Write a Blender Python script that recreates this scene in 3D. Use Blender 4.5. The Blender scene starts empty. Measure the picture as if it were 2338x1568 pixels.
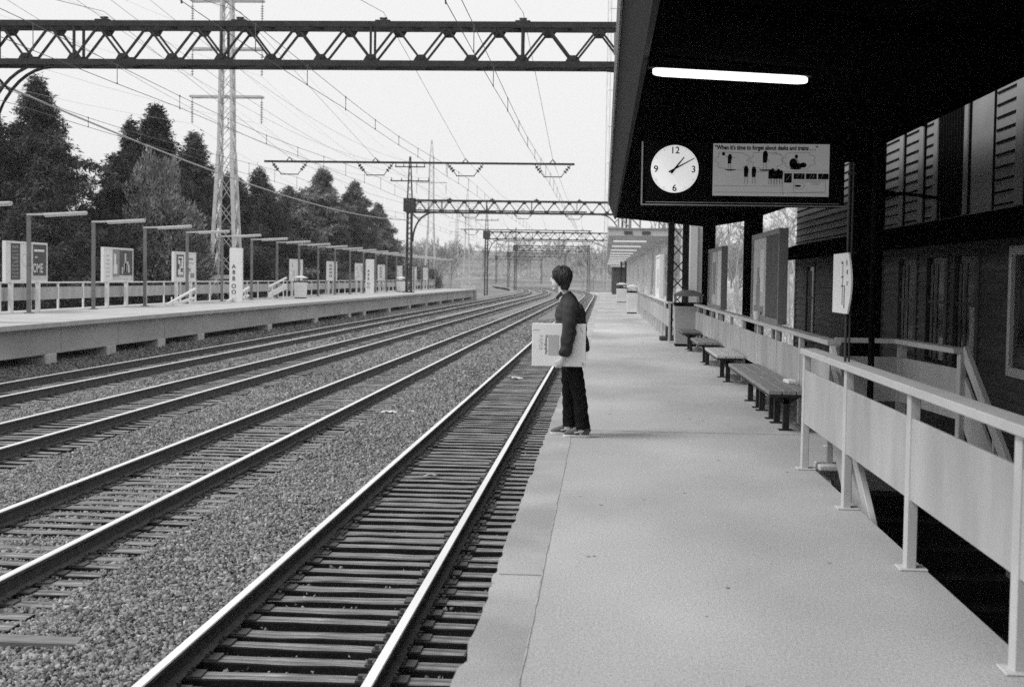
import bpy, math, random
import numpy as np
from mathutils import Vector, Matrix, noise as mnoise

random.seed(7); rng = np.random.default_rng(11)
S = bpy.context.scene
COL = S.collection
R = math.radians
H = 1.62                      # camera above the near platform
RAIL = -1.12                  # rail head level; the near platform is z = 0

# ------------------------------------------------------------------ camera
F, CX, CY = 3247., 1169., 784.
dv = Vector(((1379-CX)/F, -(637-CY)/F, -1)).normalized()
up = Vector((1, -.015, 0)).cross(dv).normalized()
if up.y < 0: up = -up
xv = dv.cross(up)
cam_d = bpy.data.cameras.new('camera'); cam = bpy.data.objects.new('camera', cam_d); COL.objects.link(cam)
cam.matrix_world = Matrix(((xv.x, xv.y, xv.z, 0), (dv.x, dv.y, dv.z, 0), (up.x, up.y, up.z, H), (0, 0, 0, 1)))
cam_d.lens = 50; cam_d.sensor_width = 36; cam_d.clip_end = 6000; cam_d.clip_start = .05
cam_d.dof.use_dof = True; cam_d.dof.focus_distance = 15; cam_d.dof.aperture_fstop = 4
S.camera = cam
S.cycles.use_denoising = False; S.cycles.sample_clamp_indirect = .8; S.cycles.sample_clamp_direct = 1.3
MW = cam.matrix_world.to_3x3()
def proj(p):
    c = MW.transposed() @ (Vector(p)-Vector((0, 0, H)))
    return (CX+F*c.x/-c.z, CY-F*c.y/-c.z) if c.z < -.01 else (-9e9, -9e9)

# ------------------------------------------------------------------ materials
MATS = {}
def mat(name, base, rough=.75, var=.15, scale=3., bump=0., bscale=60., metal=0., spec=.3, detail=4, stretch=None, emit=0., attr=None, var2=0., scale2=.6):
    if name in MATS: return MATS[name]
    m = bpy.data.materials.new(name); m.use_nodes = True; MATS[name] = m
    nt = m.node_tree; N = nt.nodes; L = nt.links; b = N['Principled BSDF']
    b.inputs['Roughness'].default_value = rough; b.inputs['Metallic'].default_value = metal
    b.inputs['Specular IOR Level'].default_value = spec
    tc = N.new('ShaderNodeTexCoord'); vec = tc.outputs['Object']
    if stretch:
        mp = N.new('ShaderNodeMapping'); mp.inputs['Scale'].default_value = stretch; L.new(vec, mp.inputs[0]); vec = mp.outputs[0]
    nz = N.new('ShaderNodeTexNoise'); nz.inputs['Scale'].default_value = scale; nz.inputs['Detail'].default_value = detail; L.new(vec, nz.inputs[0])
    mr = N.new('ShaderNodeMapRange'); mr.inputs[1].default_value = .28; mr.inputs[2].default_value = .72
    mr.inputs[3].default_value = 1-var; mr.inputs[4].default_value = 1+var; L.new(nz.outputs[0], mr.inputs[0]); val = mr.outputs[0]
    def mul(a, bb):
        k = N.new('ShaderNodeMath'); k.operation = 'MULTIPLY'
        L.new(a, k.inputs[0])
        if isinstance(bb, float): k.inputs[1].default_value = bb
        else: L.new(bb, k.inputs[1])
        return k.outputs[0]
    val = mul(val, float(base))
    if var2:
        n2 = N.new('ShaderNodeTexNoise'); n2.inputs['Scale'].default_value = scale2; n2.inputs['Detail'].default_value = 6; L.new(vec, n2.inputs[0])
        m2 = N.new('ShaderNodeMapRange'); m2.inputs[1].default_value = .35; m2.inputs[2].default_value = .65
        m2.inputs[3].default_value = 1-var2; m2.inputs[4].default_value = 1+var2; L.new(n2.outputs[0], m2.inputs[0]); val = mul(val, m2.outputs[0])
    if attr:
        a = N.new('ShaderNodeAttribute'); a.attribute_name = attr; val = mul(val, a.outputs['Fac'])
    cb = N.new('ShaderNodeCombineColor')
    for i in range(3): L.new(val, cb.inputs[i])
    L.new(cb.outputs[0], b.inputs['Base Color'])
    if bump:
        nb = N.new('ShaderNodeTexNoise'); nb.inputs['Scale'].default_value = bscale; nb.inputs['Detail'].default_value = 5; L.new(vec, nb.inputs[0])
        bp = N.new('ShaderNodeBump'); bp.inputs['Strength'].default_value = bump; bp.inputs['Distance'].default_value = .02
        L.new(nb.outputs[0], bp.inputs['Height']); L.new(bp.outputs[0], b.inputs['Normal'])
    if emit:
        b.inputs['Emission Color'].default_value = (1, 1, 1, 1); b.inputs['Emission Strength'].default_value = emit
    m['val'] = 1
    return m
def g(v, rough=.7, **k): return mat('grey_%03d_%02d' % (round(v*1000), round(rough*100)), v, rough, **k)

M_STONE = mat('ballast_stone', .215, .95, .25, 9, .4, 30, attr='tone')
M_BED = mat('ballast_bed', .2, .95, .75, 26, .9, 34, detail=9, var2=.25, scale2=1.2)
M_SHADEDIRT = mat('shade_dark_dirt', .02, .95, .4, 2, .6, 12)  # earth kept near black: shade below the platforms is put into the colour
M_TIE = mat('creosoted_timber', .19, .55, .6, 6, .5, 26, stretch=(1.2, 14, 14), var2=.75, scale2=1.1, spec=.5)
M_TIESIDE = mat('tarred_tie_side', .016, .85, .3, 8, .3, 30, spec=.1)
M_RAILSIDE = mat('rusty_rail_web', .08, .8, .3, 8, .3, 60)
M_RAILHEAD = mat('polished_rail_head', .9, .45, .08, 3, 0, 60, metal=.45, stretch=(1, .1, 1))
M_PLATE = mat('tie_plate_steel', .07, .65, .35, 12, .3, 60)
M_STEEL = mat('dark_gantry_steel', .036, .75, .35, 5, .1, 40)
M_GALV = mat('galvanised_steel', .55, .65, .15, 2)
M_WIRE = mat('overhead_wire', .14, .6, .1, 2)
M_CABLE = mat('pale_cable_sheath', .42, .6, .1, 2)
M_PANEL = mat('fence_panel_paint', .4, .6, .1, 2.2, .12, 40, stretch=(1.1, 1.1, .4), var2=.1, scale2=1.1)
M_FRAIL = mat('fence_timber_paint', .52, .6, .1, 2.5, .08, 60)
M_POST = mat('fence_post_paint', .5, .55, .1, 3)
M_WHITE = mat('white_paint', .76, .5, .05, 2)
M_BLACK = mat('black_paint', .005, .8, .3, 2, spec=.03)
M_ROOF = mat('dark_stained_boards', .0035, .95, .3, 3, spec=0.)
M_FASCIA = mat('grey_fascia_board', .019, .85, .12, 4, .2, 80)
M_SIDING = mat('stained_clapboard', .11, .8, .25, 3, .25, 40, stretch=(.4, .4, 4), var2=.2)
M_TRIM = mat('stained_trim', .095, .7, .2, 4)
M_UPPER = mat('upper_siding_paint', .25, .75, .1, 1.5, .1, 50)
M_BENCHTOP = mat('worn_bench_planks', .23, .6, .2, 3, .15, 40, stretch=(10, 1, 10))
M_BENCHLEG = mat('dark_bench_leg', .018, .5, .3, 6)
M_CONC = mat('pier_concrete', .48, .9, .2, 3, .3, 30)
M_GIRDER = mat('platform_girder_paint', .4, .7, .12, 1.5, .1, 40, stretch=(1, .3, 1), var2=.12)
M_LAMPPOLE = mat('lamp_pole_paint', .16, .6, .2, 4)
M_LAMPARM = mat('lamp_housing_paint', .5, .5, .1, 4)
M_NEEDLE = mat('conifer_needles', .045, .9, .45, .6, attr='tone')
M_PALENEEDLE = mat('pale_needles', .2, .9, .35, .8, attr='tone')
M_BARK = mat('tree_bark', .09, .95, .3, 4)
M_TWIG = mat('bare_twigs', .36, .95, .2, 2)
M_GRASS = mat('dry_grass_bank', .42, .95, .3, .5, .8, 3, detail=9, var2=.3, scale2=.12)
M_GLASS = mat('dark_window_glass', .015, .12, .1, 2, spec=.6)

def deck_material(name, base, edgedark):
    m = mat(name, base, .9, .2, 75, .4, 150, detail=9, var2=.2, scale2=.42, spec=.12, stretch=(1, .5, 1))
    return m
M_DECK = deck_material('worn_concrete_deck', .425, 0)
M_COPING = mat('coping_concrete', .4, .9, .15, 60, .5, 120, detail=9, var2=.17, scale2=.9, spec=.12)
M_FARDECK = mat('far_deck_concrete', .42, .9, .12, 1.2, .2, 30)
M_JOINT = mat('joint_filler', .36, .95, .3, 9)

# ------------------------------------------------------------------ mesh helper
class MB:
    def __init__(s): s.v = []; s.f = []; s.m = []; s.c = 0
    def add(s, vs, fs):
        o = len(s.v); s.v += [tuple(v) for v in vs]
        for f in fs: s.f.append([i+o for i in f]); s.m.append(s.c)
        return s
    def box(s, x0, x1, y0, y1, z0, z1):
        return s.add([(x0,y0,z0),(x1,y0,z0),(x1,y1,z0),(x0,y1,z0),(x0,y0,z1),(x1,y0,z1),(x1,y1,z1),(x0,y1,z1)],
                     [(3,2,1,0),(4,5,6,7),(0,1,5,4),(1,2,6,5),(2,3,7,6),(3,0,4,7)])
    def bar(s, p, q, w, h=None, upv=(0,0,1)):
        p, q = Vector(p), Vector(q); h = h or w; d = (q-p).normalized(); u = Vector(upv)
        if abs(d.dot(u)) > .98: u = Vector((0,1,0))
        a = d.cross(u).normalized()*w/2; b = a.cross(d).normalized()*h/2
        vs = [p-a-b, p+a-b, p+a+b, p-a+b, q-a-b, q+a-b, q+a+b, q-a+b]
        return s.add(vs, [(0,3,2,1),(4,5,6,7),(0,1,5,4),(1,2,6,5),(2,3,7,6),(3,0,4,7)])
    def tube(s, pts, r, n=6):
        pts = [Vector(p) for p in pts]; vs = []; k = len(pts)
        rr = r if isinstance(r, (list, tuple)) else [r]*k
        for i, p in enumerate(pts):
            d = (pts[min(i+1,k-1)]-pts[max(i-1,0)]).normalized()
            u = Vector((0,0,1)) if abs(d.z) < .9 else Vector((0,1,0))
            a = d.cross(u).normalized(); b = a.cross(d)
            for j in range(n):
                t = 2*math.pi*j/n; vs.append(p+(a*math.cos(t)+b*math.sin(t))*rr[i])
        fs = [(i*n+j, i*n+(j+1)%n, (i+1)*n+(j+1)%n, (i+1)*n+j) for i in range(k-1) for j in range(n)]
        return s.add(vs, fs+[tuple(range(n))[::-1], tuple((k-1)*n+j for j in range(n))])
    def loft(s, rings, n=16):                      # rings: (centre, u, v)
        vs = []; k = len(rings)
        for c, u, v in rings:
            c, u, v = Vector(c), Vector(u), Vector(v)
            for j in range(n):
                t = 2*math.pi*j/n; vs.append(c+u*math.cos(t)+v*math.sin(t))
        fs = [(i*n+j, i*n+(j+1)%n, (i+1)*n+(j+1)%n, (i+1)*n+j) for i in range(k-1) for j in range(n)]
        return s.add(vs, fs+[tuple(range(n))[::-1], tuple((k-1)*n+j for j in range(n))])
    def ball(s, c, rx, ry=None, rz=None, n=14):
        ry = ry or rx; rz = rz or rx; rings = []
        for i in range(9):
            t = -math.pi/2+math.pi*(i+.12)/8.24; rings.append(((c[0],c[1],c[2]+rz*math.sin(t)), (rx*math.cos(t),0,0), (0,ry*math.cos(t),0)))
        return s.loft(rings, n)
    def prism(s, pts, o, a, b, t):                 # 2-D outline in plane (a, b) at o, thickness vector t
        o, a, b, t = Vector(o), Vector(a), Vector(b), Vector(t); k = len(pts)
        vs = [o+a*x+b*y for x, y in pts]+[o+a*x+b*y+t for x, y in pts]
        fs = [tuple(range(k))[::-1], tuple(range(k, 2*k))]+[(i, (i+1)%k, (i+1)%k+k, i+k) for i in range(k)]
        return s.add(vs, fs)
    def text(s, body, size, o, a, b, weight=0., align='LEFT', wid=1.):
        cu = bpy.data.curves.new('t', 'FONT'); cu.body = body; cu.size = size; cu.offset = weight; cu.align_x = align; cu.resolution_u = 3
        ob = bpy.data.objects.new('t', cu); COL.objects.link(ob); dg = bpy.context.evaluated_depsgraph_get(); dg.update()
        me = bpy.data.meshes.new_from_object(ob.evaluated_get(dg)); o, a, b = Vector(o), Vector(a), Vector(b)
        s.add([o+a*v.co.x*wid+b*v.co.y for v in me.vertices], [tuple(p.vertices) for p in me.polygons])
        bpy.data.objects.remove(ob); bpy.data.curves.remove(cu); bpy.data.meshes.remove(me)
        return s
    def build(s, name, mats, parent=None, world=False, smooth=False, bevel=0., off=None):
        me = bpy.data.meshes.new(name)
        o = Vector(off) if off else (Vector(parent.matrix_basis.translation) if (parent and world) else Vector((0,0,0)))
        if world and parent and parent.parent: o = o+Vector(parent.parent.matrix_basis.translation)
        me.from_pydata([tuple(Vector(v)-o) for v in s.v], [], s.f)
        for m in (mats if isinstance(mats, (list, tuple)) else [mats]): me.materials.append(m)
        me.polygons.foreach_set('material_index', s.m)
        if smooth: me.polygons.foreach_set('use_smooth', [True]*len(me.polygons))
        me.update(); ob = bpy.data.objects.new(name, me); COL.objects.link(ob)
        if parent: ob.parent = parent
        elif off: ob.location = off
        if bevel:
            md = ob.modifiers.new('edge', 'BEVEL'); md.width = bevel; md.segments = 1; md.limit_method = 'ANGLE'
        return ob
def npmesh(name, V, Fc, mats, parent=None, tone=None, loc=None):
    V = np.asarray(V, np.float32); Fc = np.asarray(Fc, np.int32); me = bpy.data.meshes.new(name); n, k = Fc.shape
    me.vertices.add(len(V)); me.vertices.foreach_set('co', V.ravel()); me.loops.add(n*k); me.loops.foreach_set('vertex_index', Fc.ravel())
    me.polygons.add(n); me.polygons.foreach_set('loop_start', np.arange(n, dtype=np.int32)*k)
    me.update(calc_edges=True); me.validate()
    for m in (mats if isinstance(mats, (list, tuple)) else [mats]): me.materials.append(m)
    if tone is not None:
        a = me.attributes.new('tone', 'FLOAT', 'POINT'); a.data.foreach_set('value', np.asarray(tone, np.float32))
    ob = bpy.data.objects.new(name, me); COL.objects.link(ob)
    if parent: ob.parent = parent
    if loc is not None: ob.location = loc
    return ob
def tag(o, label=None, cat=None, group=None, kind=None):
    if label: o['label'] = label
    if cat: o['category'] = cat
    if group: o['group'] = group
    if kind: o['kind'] = kind
    return o
def thing(name, label, cat, loc=(0,0,0), group=None, rz=0.):
    o = bpy.data.objects.new(name, None); COL.objects.link(o); o.location = loc; o.rotation_euler.z = rz; o.empty_display_size = .2
    return tag(o, label, cat, group)
def kids(o): return [c for c in bpy.data.objects if c.parent == o]
def copy_tree(o, parent=None, ch=None):
    c = o.copy(); COL.objects.link(c)
    if parent: c.parent = parent
    for k in (ch if ch is not None else kids(o)): copy_tree(k, c)
    return c
ORD = 'first second third fourth fifth sixth seventh eighth ninth tenth eleventh twelfth thirteenth fourteenth fifteenth sixteenth seventeenth eighteenth nineteenth twentieth'.split()
def bend(y): return -max(0., y-215)**2/2800. if y > 215 else 0.

# ------------------------------------------------------------------ sky, sun
w = bpy.data.worlds.new('World'); S.world = w; w.use_nodes = True
nt = w.node_tree; N = nt.nodes; L = nt.links; bg = N['Background']
sky = N.new('ShaderNodeTexSky'); sky.sky_type = 'NISHITA'; sky.sun_disc = False; sky.dust_density = 6; sky.air_density = 1.5
SE, SR = 52, 250
sky.sun_elevation = R(SE); sky.sun_rotation = R(SR)
bw = N.new('ShaderNodeRGBToBW'); L.new(sky.outputs[0], bw.inputs[0])
mx = N.new('ShaderNodeMix'); mx.data_type = 'FLOAT'; mx.inputs[0].default_value = .85; L.new(bw.outputs[0], mx.inputs[2]); mx.inputs[3].default_value = 7.5
cbw = N.new('ShaderNodeCombineColor')
for i in range(3): L.new(mx.outputs[0], cbw.inputs[i])
L.new(cbw.outputs[0], bg.inputs[0]); bg.inputs[1].default_value = .1
sl = bpy.data.lights.new('sun', 'SUN'); sl.energy = 1.7; sl.angle = R(25); sun = bpy.data.objects.new('sun', sl); COL.objects.link(sun)
sd = Vector((math.sin(R(SR))*math.cos(R(SE)), math.cos(R(SR))*math.cos(R(SE)), math.sin(R(SE))))
sun.rotation_euler = (-sd).to_track_quat('-Z', 'Y').to_euler()
S.view_settings.view_transform = 'Standard'; S.view_settings.look = 'None'; S.view_settings.exposure = .42; S.cycles.volume_bounces = 3; S.view_settings.gamma = 1.

# ------------------------------------------------------------------ ground, hills, haze
ys = np.concatenate([np.arange(-30, 60, 5.), np.arange(60, 300, 12.), np.arange(300, 760, 40.), [760.]])
xs = np.concatenate([-np.geomspace(500, 40, 14), np.arange(-36, 42, 4.), np.geomspace(45, 500, 14)])
X, Y = np.meshgrid(xs, ys)
Z = np.full_like(X, -1.62)
rb = np.clip((X-6.5)/20, 0, 1)*np.clip((Y-40)/12, 0, 1); Z += rb*4.2+rb*.5*np.sin(Y*.21)*np.cos(X*.33)
Z += np.clip((Y-420)/500, 0, 1)**1.1*26+np.clip((-X-60)/300, 0, 1)*14*np.clip((Y-100)/200, 0, 1)
nx, ny = len(xs), len(ys)
idx = np.arange(nx*ny).reshape(ny, nx)
FQ = np.stack([idx[:-1,:-1], idx[:-1,1:], idx[1:,1:], idx[1:,:-1]], -1).reshape(-1, 4)
M_FLOOR = mat('woodland_floor', .17, .95, .4, .3, .8, 2, detail=9, var2=.3, scale2=.05)
gr = npmesh('ground', np.stack([X, Y, Z], -1).reshape(-1, 3), FQ, [M_GRASS, M_SHADEDIRT, M_FLOOR])
cx_ = X[:-1,:-1].ravel(); cy_ = Y[:-1,:-1].ravel()
gr.data.polygons.foreach_set('material_index', np.where((cx_ < 6) & (cy_ < 42) | (cx_ < 2.5) & (cy_ < 170), 1, np.where((cy_ > 330) | (cx_ < -22), 2, 0)).astype(np.int32))
tag(gr, kind='structure')
hz = MB().box(-510, 510, -60, 770, -2.7, 55)
hm = bpy.data.materials.new('haze_air'); hm.use_nodes = True; hn = hm.node_tree.nodes; hn.remove(hn['Principled BSDF'])
pv = hn.new('ShaderNodeVolumePrincipled'); pv.inputs['Color'].default_value = (.95, .95, .95, 1); pv.inputs['Density'].default_value = .00024; pv.inputs['Anisotropy'].default_value = .1
hm.node_tree.links.new(pv.outputs[0], hn['Material Output'].inputs['Volume'])
tag(hz.build('haze', hm), kind='stuff')

# ------------------------------------------------------------------ ballast
TC = [-2.29, -6.07, -10.0, -13.78]
def bed_h(x, y):
    """ballast height under the rails: low in the cribs of the platform track, near tie-top level elsewhere"""
    z = RAIL-.222
    n = (mnoise.noise((x*.9, y*.9, 0))*.03+mnoise.noise((x*3.1, y*3.1, 5))*.02)
    d = abs(x-TC[0])
    if -.9 < x-TC[0] < 1.5: z -= .13*min(1, (x-TC[0]+.9)/.12)
    elif -1.7 < x-TC[0] <= -.9: z += .05
    for c, dd in zip(TC[1:], (.022, .05, .035)): z -= dd*max(0, min(1, (1.45-abs(x-c))/.25))
    if x < -15.0: z += .3*min(1, (-15.0-x)/.6)
    return z+n
def grid(x0, x1, nxx, yl):
    V = []; nyy = len(yl)
    for y in yl:
        for i in range(nxx):
            x = x0+(x1-x0)*i/(nxx-1); V.append((x+bend(y), y, bed_h(x, y)))
    ii = np.arange(nxx*nyy).reshape(nyy, nxx)
    return np.array(V), np.stack([ii[:-1,:-1], ii[:-1,1:], ii[1:,1:], ii[1:,:-1]], -1).reshape(-1, 4)
V1, F1 = grid(-17.2, -.45, 150, np.arange(3, 48, .12)); V2, F2 = grid(-17.2, -.45, 110, np.concatenate([np.arange(47.95, 120, .6), np.arange(120, 620, 5)]))
VB = np.concatenate([V1, V2]); FB = np.concatenate([F1, F2+len(V1)])
M_OILSHADE = mat('oil_and_shade_ballast', .04, .9, .6, 9, .8, 30, var2=.5, scale2=1.6)  # oil stain and the shade of the deep cribs, both painted into the colour
bal = npmesh('ballast', VB, FB, [M_BED, M_OILSHADE]); fc = VB[FB].mean(1); bal.data.polygons.foreach_set('material_index', (((fc[:,0]-TC[0] > -.8) & (fc[:,0]-TC[0] < 1.4)) & (fc[:,1] < 110)).astype(np.int32)); tag(bal, kind='structure')
TS, TY0 = .42, [7.6, 9.6, 16.5, 25.]
def stones():
    P = []
    for y0, y1, dens in ((7, 13, 3200), (13, 22, 2200), (22, 36, 950), (36, 62, 300), (62, 100, 60)):
        n = int(16.6*(y1-y0)*dens); x = rng.uniform(-16.9, -.5, n); y = rng.uniform(y0, y1, n)
        P.append(np.stack([x, y, np.full(n, .6 if y0 > 30 else 0)], -1))
    P = np.concatenate(P); keep = []; out = []
    for x, y, fl in P:
        px, py = proj((x, y, -1.3))
        if px < -40 or px > 1420 or py > 1610: continue
        tie = False
        for c, t0 in zip(TC, TY0):
            if abs(abs(x-c)-.75) < .1: break
            if abs(x-c) < 1.3 and x-TC[0] > -.85 or (x < -4.4 and abs(x-c) < 1.3):
                ph = ((y-t0)/TS) % 1; tie = ph < .28 or ph > .72
        else:
            if tie and random.random() < (.94 if x > -4 else .8): continue
            out.append((x, y, bed_h(x, y)+random.uniform(.0, .03)+(.08 if tie and x > -4 else .0)))
    return np.array(out)
C = stones(); n = len(C)
cube = np.array([(-1,-1,-1),(1,-1,-1),(1,1,-1),(-1,1,-1),(-1,-1,1),(1,-1,1),(1,1,1),(-1,1,1)], float)*.5
sz = np.exp(np.minimum(rng.normal(-3.74, .38, n), -3.0))*(1+np.clip((C[:,1]-25)/40, 0, 1.2))
VS = cube[None]*rng.uniform(.65, 1.35, (n, 1, 3))+rng.normal(0, .17, (n, 8, 3)); VS *= sz[:,None,None]; VS[:,:,2] *= .5
q = rng.normal(size=(n, 4)); q /= np.linalg.norm(q, axis=1)[:,None]; a, b_, c_, d_ = q.T
RM = np.stack([np.stack([1-2*(c_*c_+d_*d_), 2*(b_*c_-a*d_), 2*(b_*d_+a*c_)], -1), np.stack([2*(b_*c_+a*d_), 1-2*(b_*b_+d_*d_), 2*(c_*d_-a*b_)], -1), np.stack([2*(b_*d_-a*c_), 2*(c_*d_+a*b_), 1-2*(b_*b_+c_*c_)], -1)], 1)
VS = np.einsum('nij,nkj->nki', RM, VS)+C[:,None]
fq = np.array([(3,2,1,0),(4,5,6,7),(0,1,5,4),(1,2,6,5),(2,3,7,6),(3,0,4,7)])
tone = np.repeat(np.clip(rng.normal(1, .42, n), .25, 2.1), 8)
tag(npmesh('gravel', VS.reshape(-1, 3), (fq[None]+np.arange(n)[:,None,None]*8).reshape(-1, 4), M_STONE, tone=tone),
    'grey crushed stone gravel spread between and beside the rails', 'gravel', kind='stuff')
print('stones', n)

# ------------------------------------------------------------------ tracks
def rail_part(parent, x):
    b = MB(); yl = list(np.arange(3, 216, 30.))+list(np.arange(216, 640, 8.))
    prof = [(-.07,-.18),(.07,-.18),(.07,-.168),(.012,-.15),(.012,-.045),(.04,-.036),(.04,-.008),(.034,0),(-.034,0),(-.04,-.008),(-.04,-.036),(-.012,-.045),(-.012,-.15),(-.07,-.168)]
    k = len(prof); vs = [(x+bend(y)+px, y, RAIL+pz) for y in yl for px, pz in prof]
    top = {6, 7, 8}
    for i in range(len(yl)-1):
        for j in range(k):
            b.c = 1 if j in top else 0
            b.f.append([i*k+j, (i+1)*k+j, (i+1)*k+(j+1)%k, i*k+(j+1)%k]); b.m.append(b.c)
    b.v = vs; b.f.append(list(range(k))); b.m.append(0)
    return b.build('rail', [M_RAILSIDE, M_RAILHEAD], parent, world=True)
def tie_mesh(b, w=.215, l=2.6, seed=0):
    rr = random.Random(seed); n = 9; vs = []; fs = []
    for i in range(n):
        x = -l/2+l*i/(n-1)
        for yy, zz in ((-.5,-.17),(.5,-.17),(.5,0),(-.5,0)): vs.append((x+rr.uniform(-.012,.012)*(i in (0,n-1)), yy*w+rr.uniform(-.006,.006), zz+rr.uniform(-.006,.006)))
    fs = [(i*4+j, (i+1)*4+j, (i+1)*4+(j+1)%4, i*4+(j+1)%4) for i in range(n-1) for j in range(4)]+[(0,1,2,3),tuple((n-1)*4+j for j in (3,2,1,0))]
    b.add(vs, fs)
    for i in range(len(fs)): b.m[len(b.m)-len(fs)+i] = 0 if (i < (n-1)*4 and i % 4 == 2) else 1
    return b
protos = []
for s_ in range(4):
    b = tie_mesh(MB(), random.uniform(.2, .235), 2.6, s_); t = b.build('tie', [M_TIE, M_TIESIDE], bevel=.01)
    for sx in (-1, 1):
        p = MB().box(-.19, .19, -.095, .095, 0, .014)
        for ax, ay in ((-.1,.05),(-.1,-.05),(.1,.05),(.1,-.05),(.155,.06)): p.box(ax-.014, ax+.014, ay-.014, ay+.014, .014, .045)
        o = p.build('tie_plate', M_PLATE, t); o.location = (sx*.752, 0, .003)
        if sx < 0 and s_ == 0: pm = o.data
        else: o.data = pm
    protos.append((t, kids(t)))
tlabels = ['railway track beside the near platform, its ties standing bare above the gravel', 'railway track second from the near platform, ties half buried in gravel',
           'railway track third from the near platform, second from the far girder', 'railway track running along the grey girder of the far platform']
for i, c in enumerate(TC):
    tr = thing('railway_track', tlabels[i], 'railway track', (c, 5, RAIL), 'four parallel railway tracks')
    for sx in (-1, 1): rail_part(tr, c+sx*.752)
    for k in range(100):
        pt, pk = protos[(k*7+i) % 4]
        t = copy_tree(pt, tr, pk) if not (i == 0 and k < 0) else pt
        t.location = (random.uniform(-.03, .03), TY0[i]+k*TS-5+random.uniform(-.03, .03), -.192+random.uniform(-.006, .006)); t.rotation_euler.z = random.gauss(0, .012)
        if random.random() < .5: t.rotation_euler.z += math.pi
    b = MB()
    y = TY0[i]+100*TS
    while y < 330:
        o = len(b.v); tie_mesh(b, .21, 2.6, int(y*10) % 9)
        dx = random.uniform(-.04, .04)+bend(y)
        b.v[o:] = [(v[0]+dx, v[1]+y-5, v[2]-.192) for v in b.v[o:]]; y += TS
    tag(b.build('tie', [M_TIE, M_TIESIDE], tr), kind='stuff')
for t, pk in protos:
    for k in pk: bpy.data.objects.remove(k)
    bpy.data.objects.remove(t)

# ------------------------------------------------------------------ near platform
EX = -.573
nd = thing('platform', None, None, (0, 0, 0)); nd['kind'] = 'structure'
def slab(b, x0f, x1f, yl, z0, z1):
    vs = []; 
    for y in yl:
        a, c = x0f(y), x1f(y); vs += [(a, y, z0), (c, y, z0), (c, y, z1), (a, y, z1)]
    m = len(yl); fs = [(i*4+j, i*4+(j+1)%4, (i+1)*4+(j+1)%4, (i+1)*4+j) for i in range(m-1) for j in range(4)]
    return b.add(vs, fs+[(0,1,2,3), ((m-1)*4+3, (m-1)*4+2, (m-1)*4+1, (m-1)*4)])
edge = lambda y: EX+mnoise.noise((y*1.9, 3.1, 0))*.026+max(0, mnoise.noise((y*5.3, 7, 1))-.1)*.055+(.04*max(0, mnoise.noise((y*17, 2, 2))) )
yn = list(np.arange(-2, 60, .11))+list(np.arange(60, 172, 2.))
b = MB(); slab(b, lambda y: -.31, lambda y: 1.85, list(np.arange(-2, 12.41, .6))+[12.42], -.22, 0)
slab(b, lambda y: -.31, lambda y: 3.34, [12.42, 13.5, 15.1], -.22, 0)
slab(b, lambda y: -.31, lambda y: 3.0, [15.1]+list(np.arange(16, 172, 4.))+[172], -.22, 0)
b.build('deck', M_DECK, nd)
b = MB(); slab(b, edge, lambda y: -.31, [y for y in yn if y < 15.2], -.19, .0018); slab(b, edge, lambda y: -.31, [15.2]+[y for y in yn if y > 15.25], -.19, .001)
b.build('coping', M_COPING, nd)
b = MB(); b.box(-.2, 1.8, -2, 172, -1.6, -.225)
b.build('foundation_wall', M_SHADEDIRT, nd)
b = MB(); vs = []
for i in range(60):
    x = -.3+2.5*i/59; yy = 15.2+mnoise.noise((x*2, 1, 4))*.04; ww = .012+.01*mnoise.noise((x*6, 4, 1)); vs += [(x, yy-ww, .003), (x, yy+ww, .003)]
b.add(vs, [(2*i, 2*i+2, 2*i+3, 2*i+1) for i in range(59)]); vs = []
for i in range(140):
    y = 4+11.2*i/139; xx = -.308+mnoise.noise((1, y*2, 4))*.006; ww = .0035+.004*mnoise.noise((3, y*5, 1)); vs += [(xx-ww, y, .004), (xx+ww, y, .004)]
b.add(vs, [(2*i, 2*i+1, 2*i+3, 2*i+2) for i in range(139)])
b.box(EX+.03, -.31, 7.68, 7.69, .003, .0065)
b.build('joint_line', M_JOINT, nd)
b = MB(); rs = random.Random(21)
for i in range(26):
    x, y = rs.uniform(-.2, 1.6), 4.5+rs.random()**1.5*22; rr_ = rs.uniform(.006, .015); k = 9
    b.add([(x+rr_*(1+.3*rs.random())*math.cos(6.283*j/k), y+rr_*1.3*(1+.3*rs.random())*math.sin(6.283*j/k), .0035) for j in range(k)], [tuple(range(k))])
tag(b.build('gum_spots', mat('trodden_gum', .32, .9, .3, 9), nd), kind='stuff')

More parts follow.
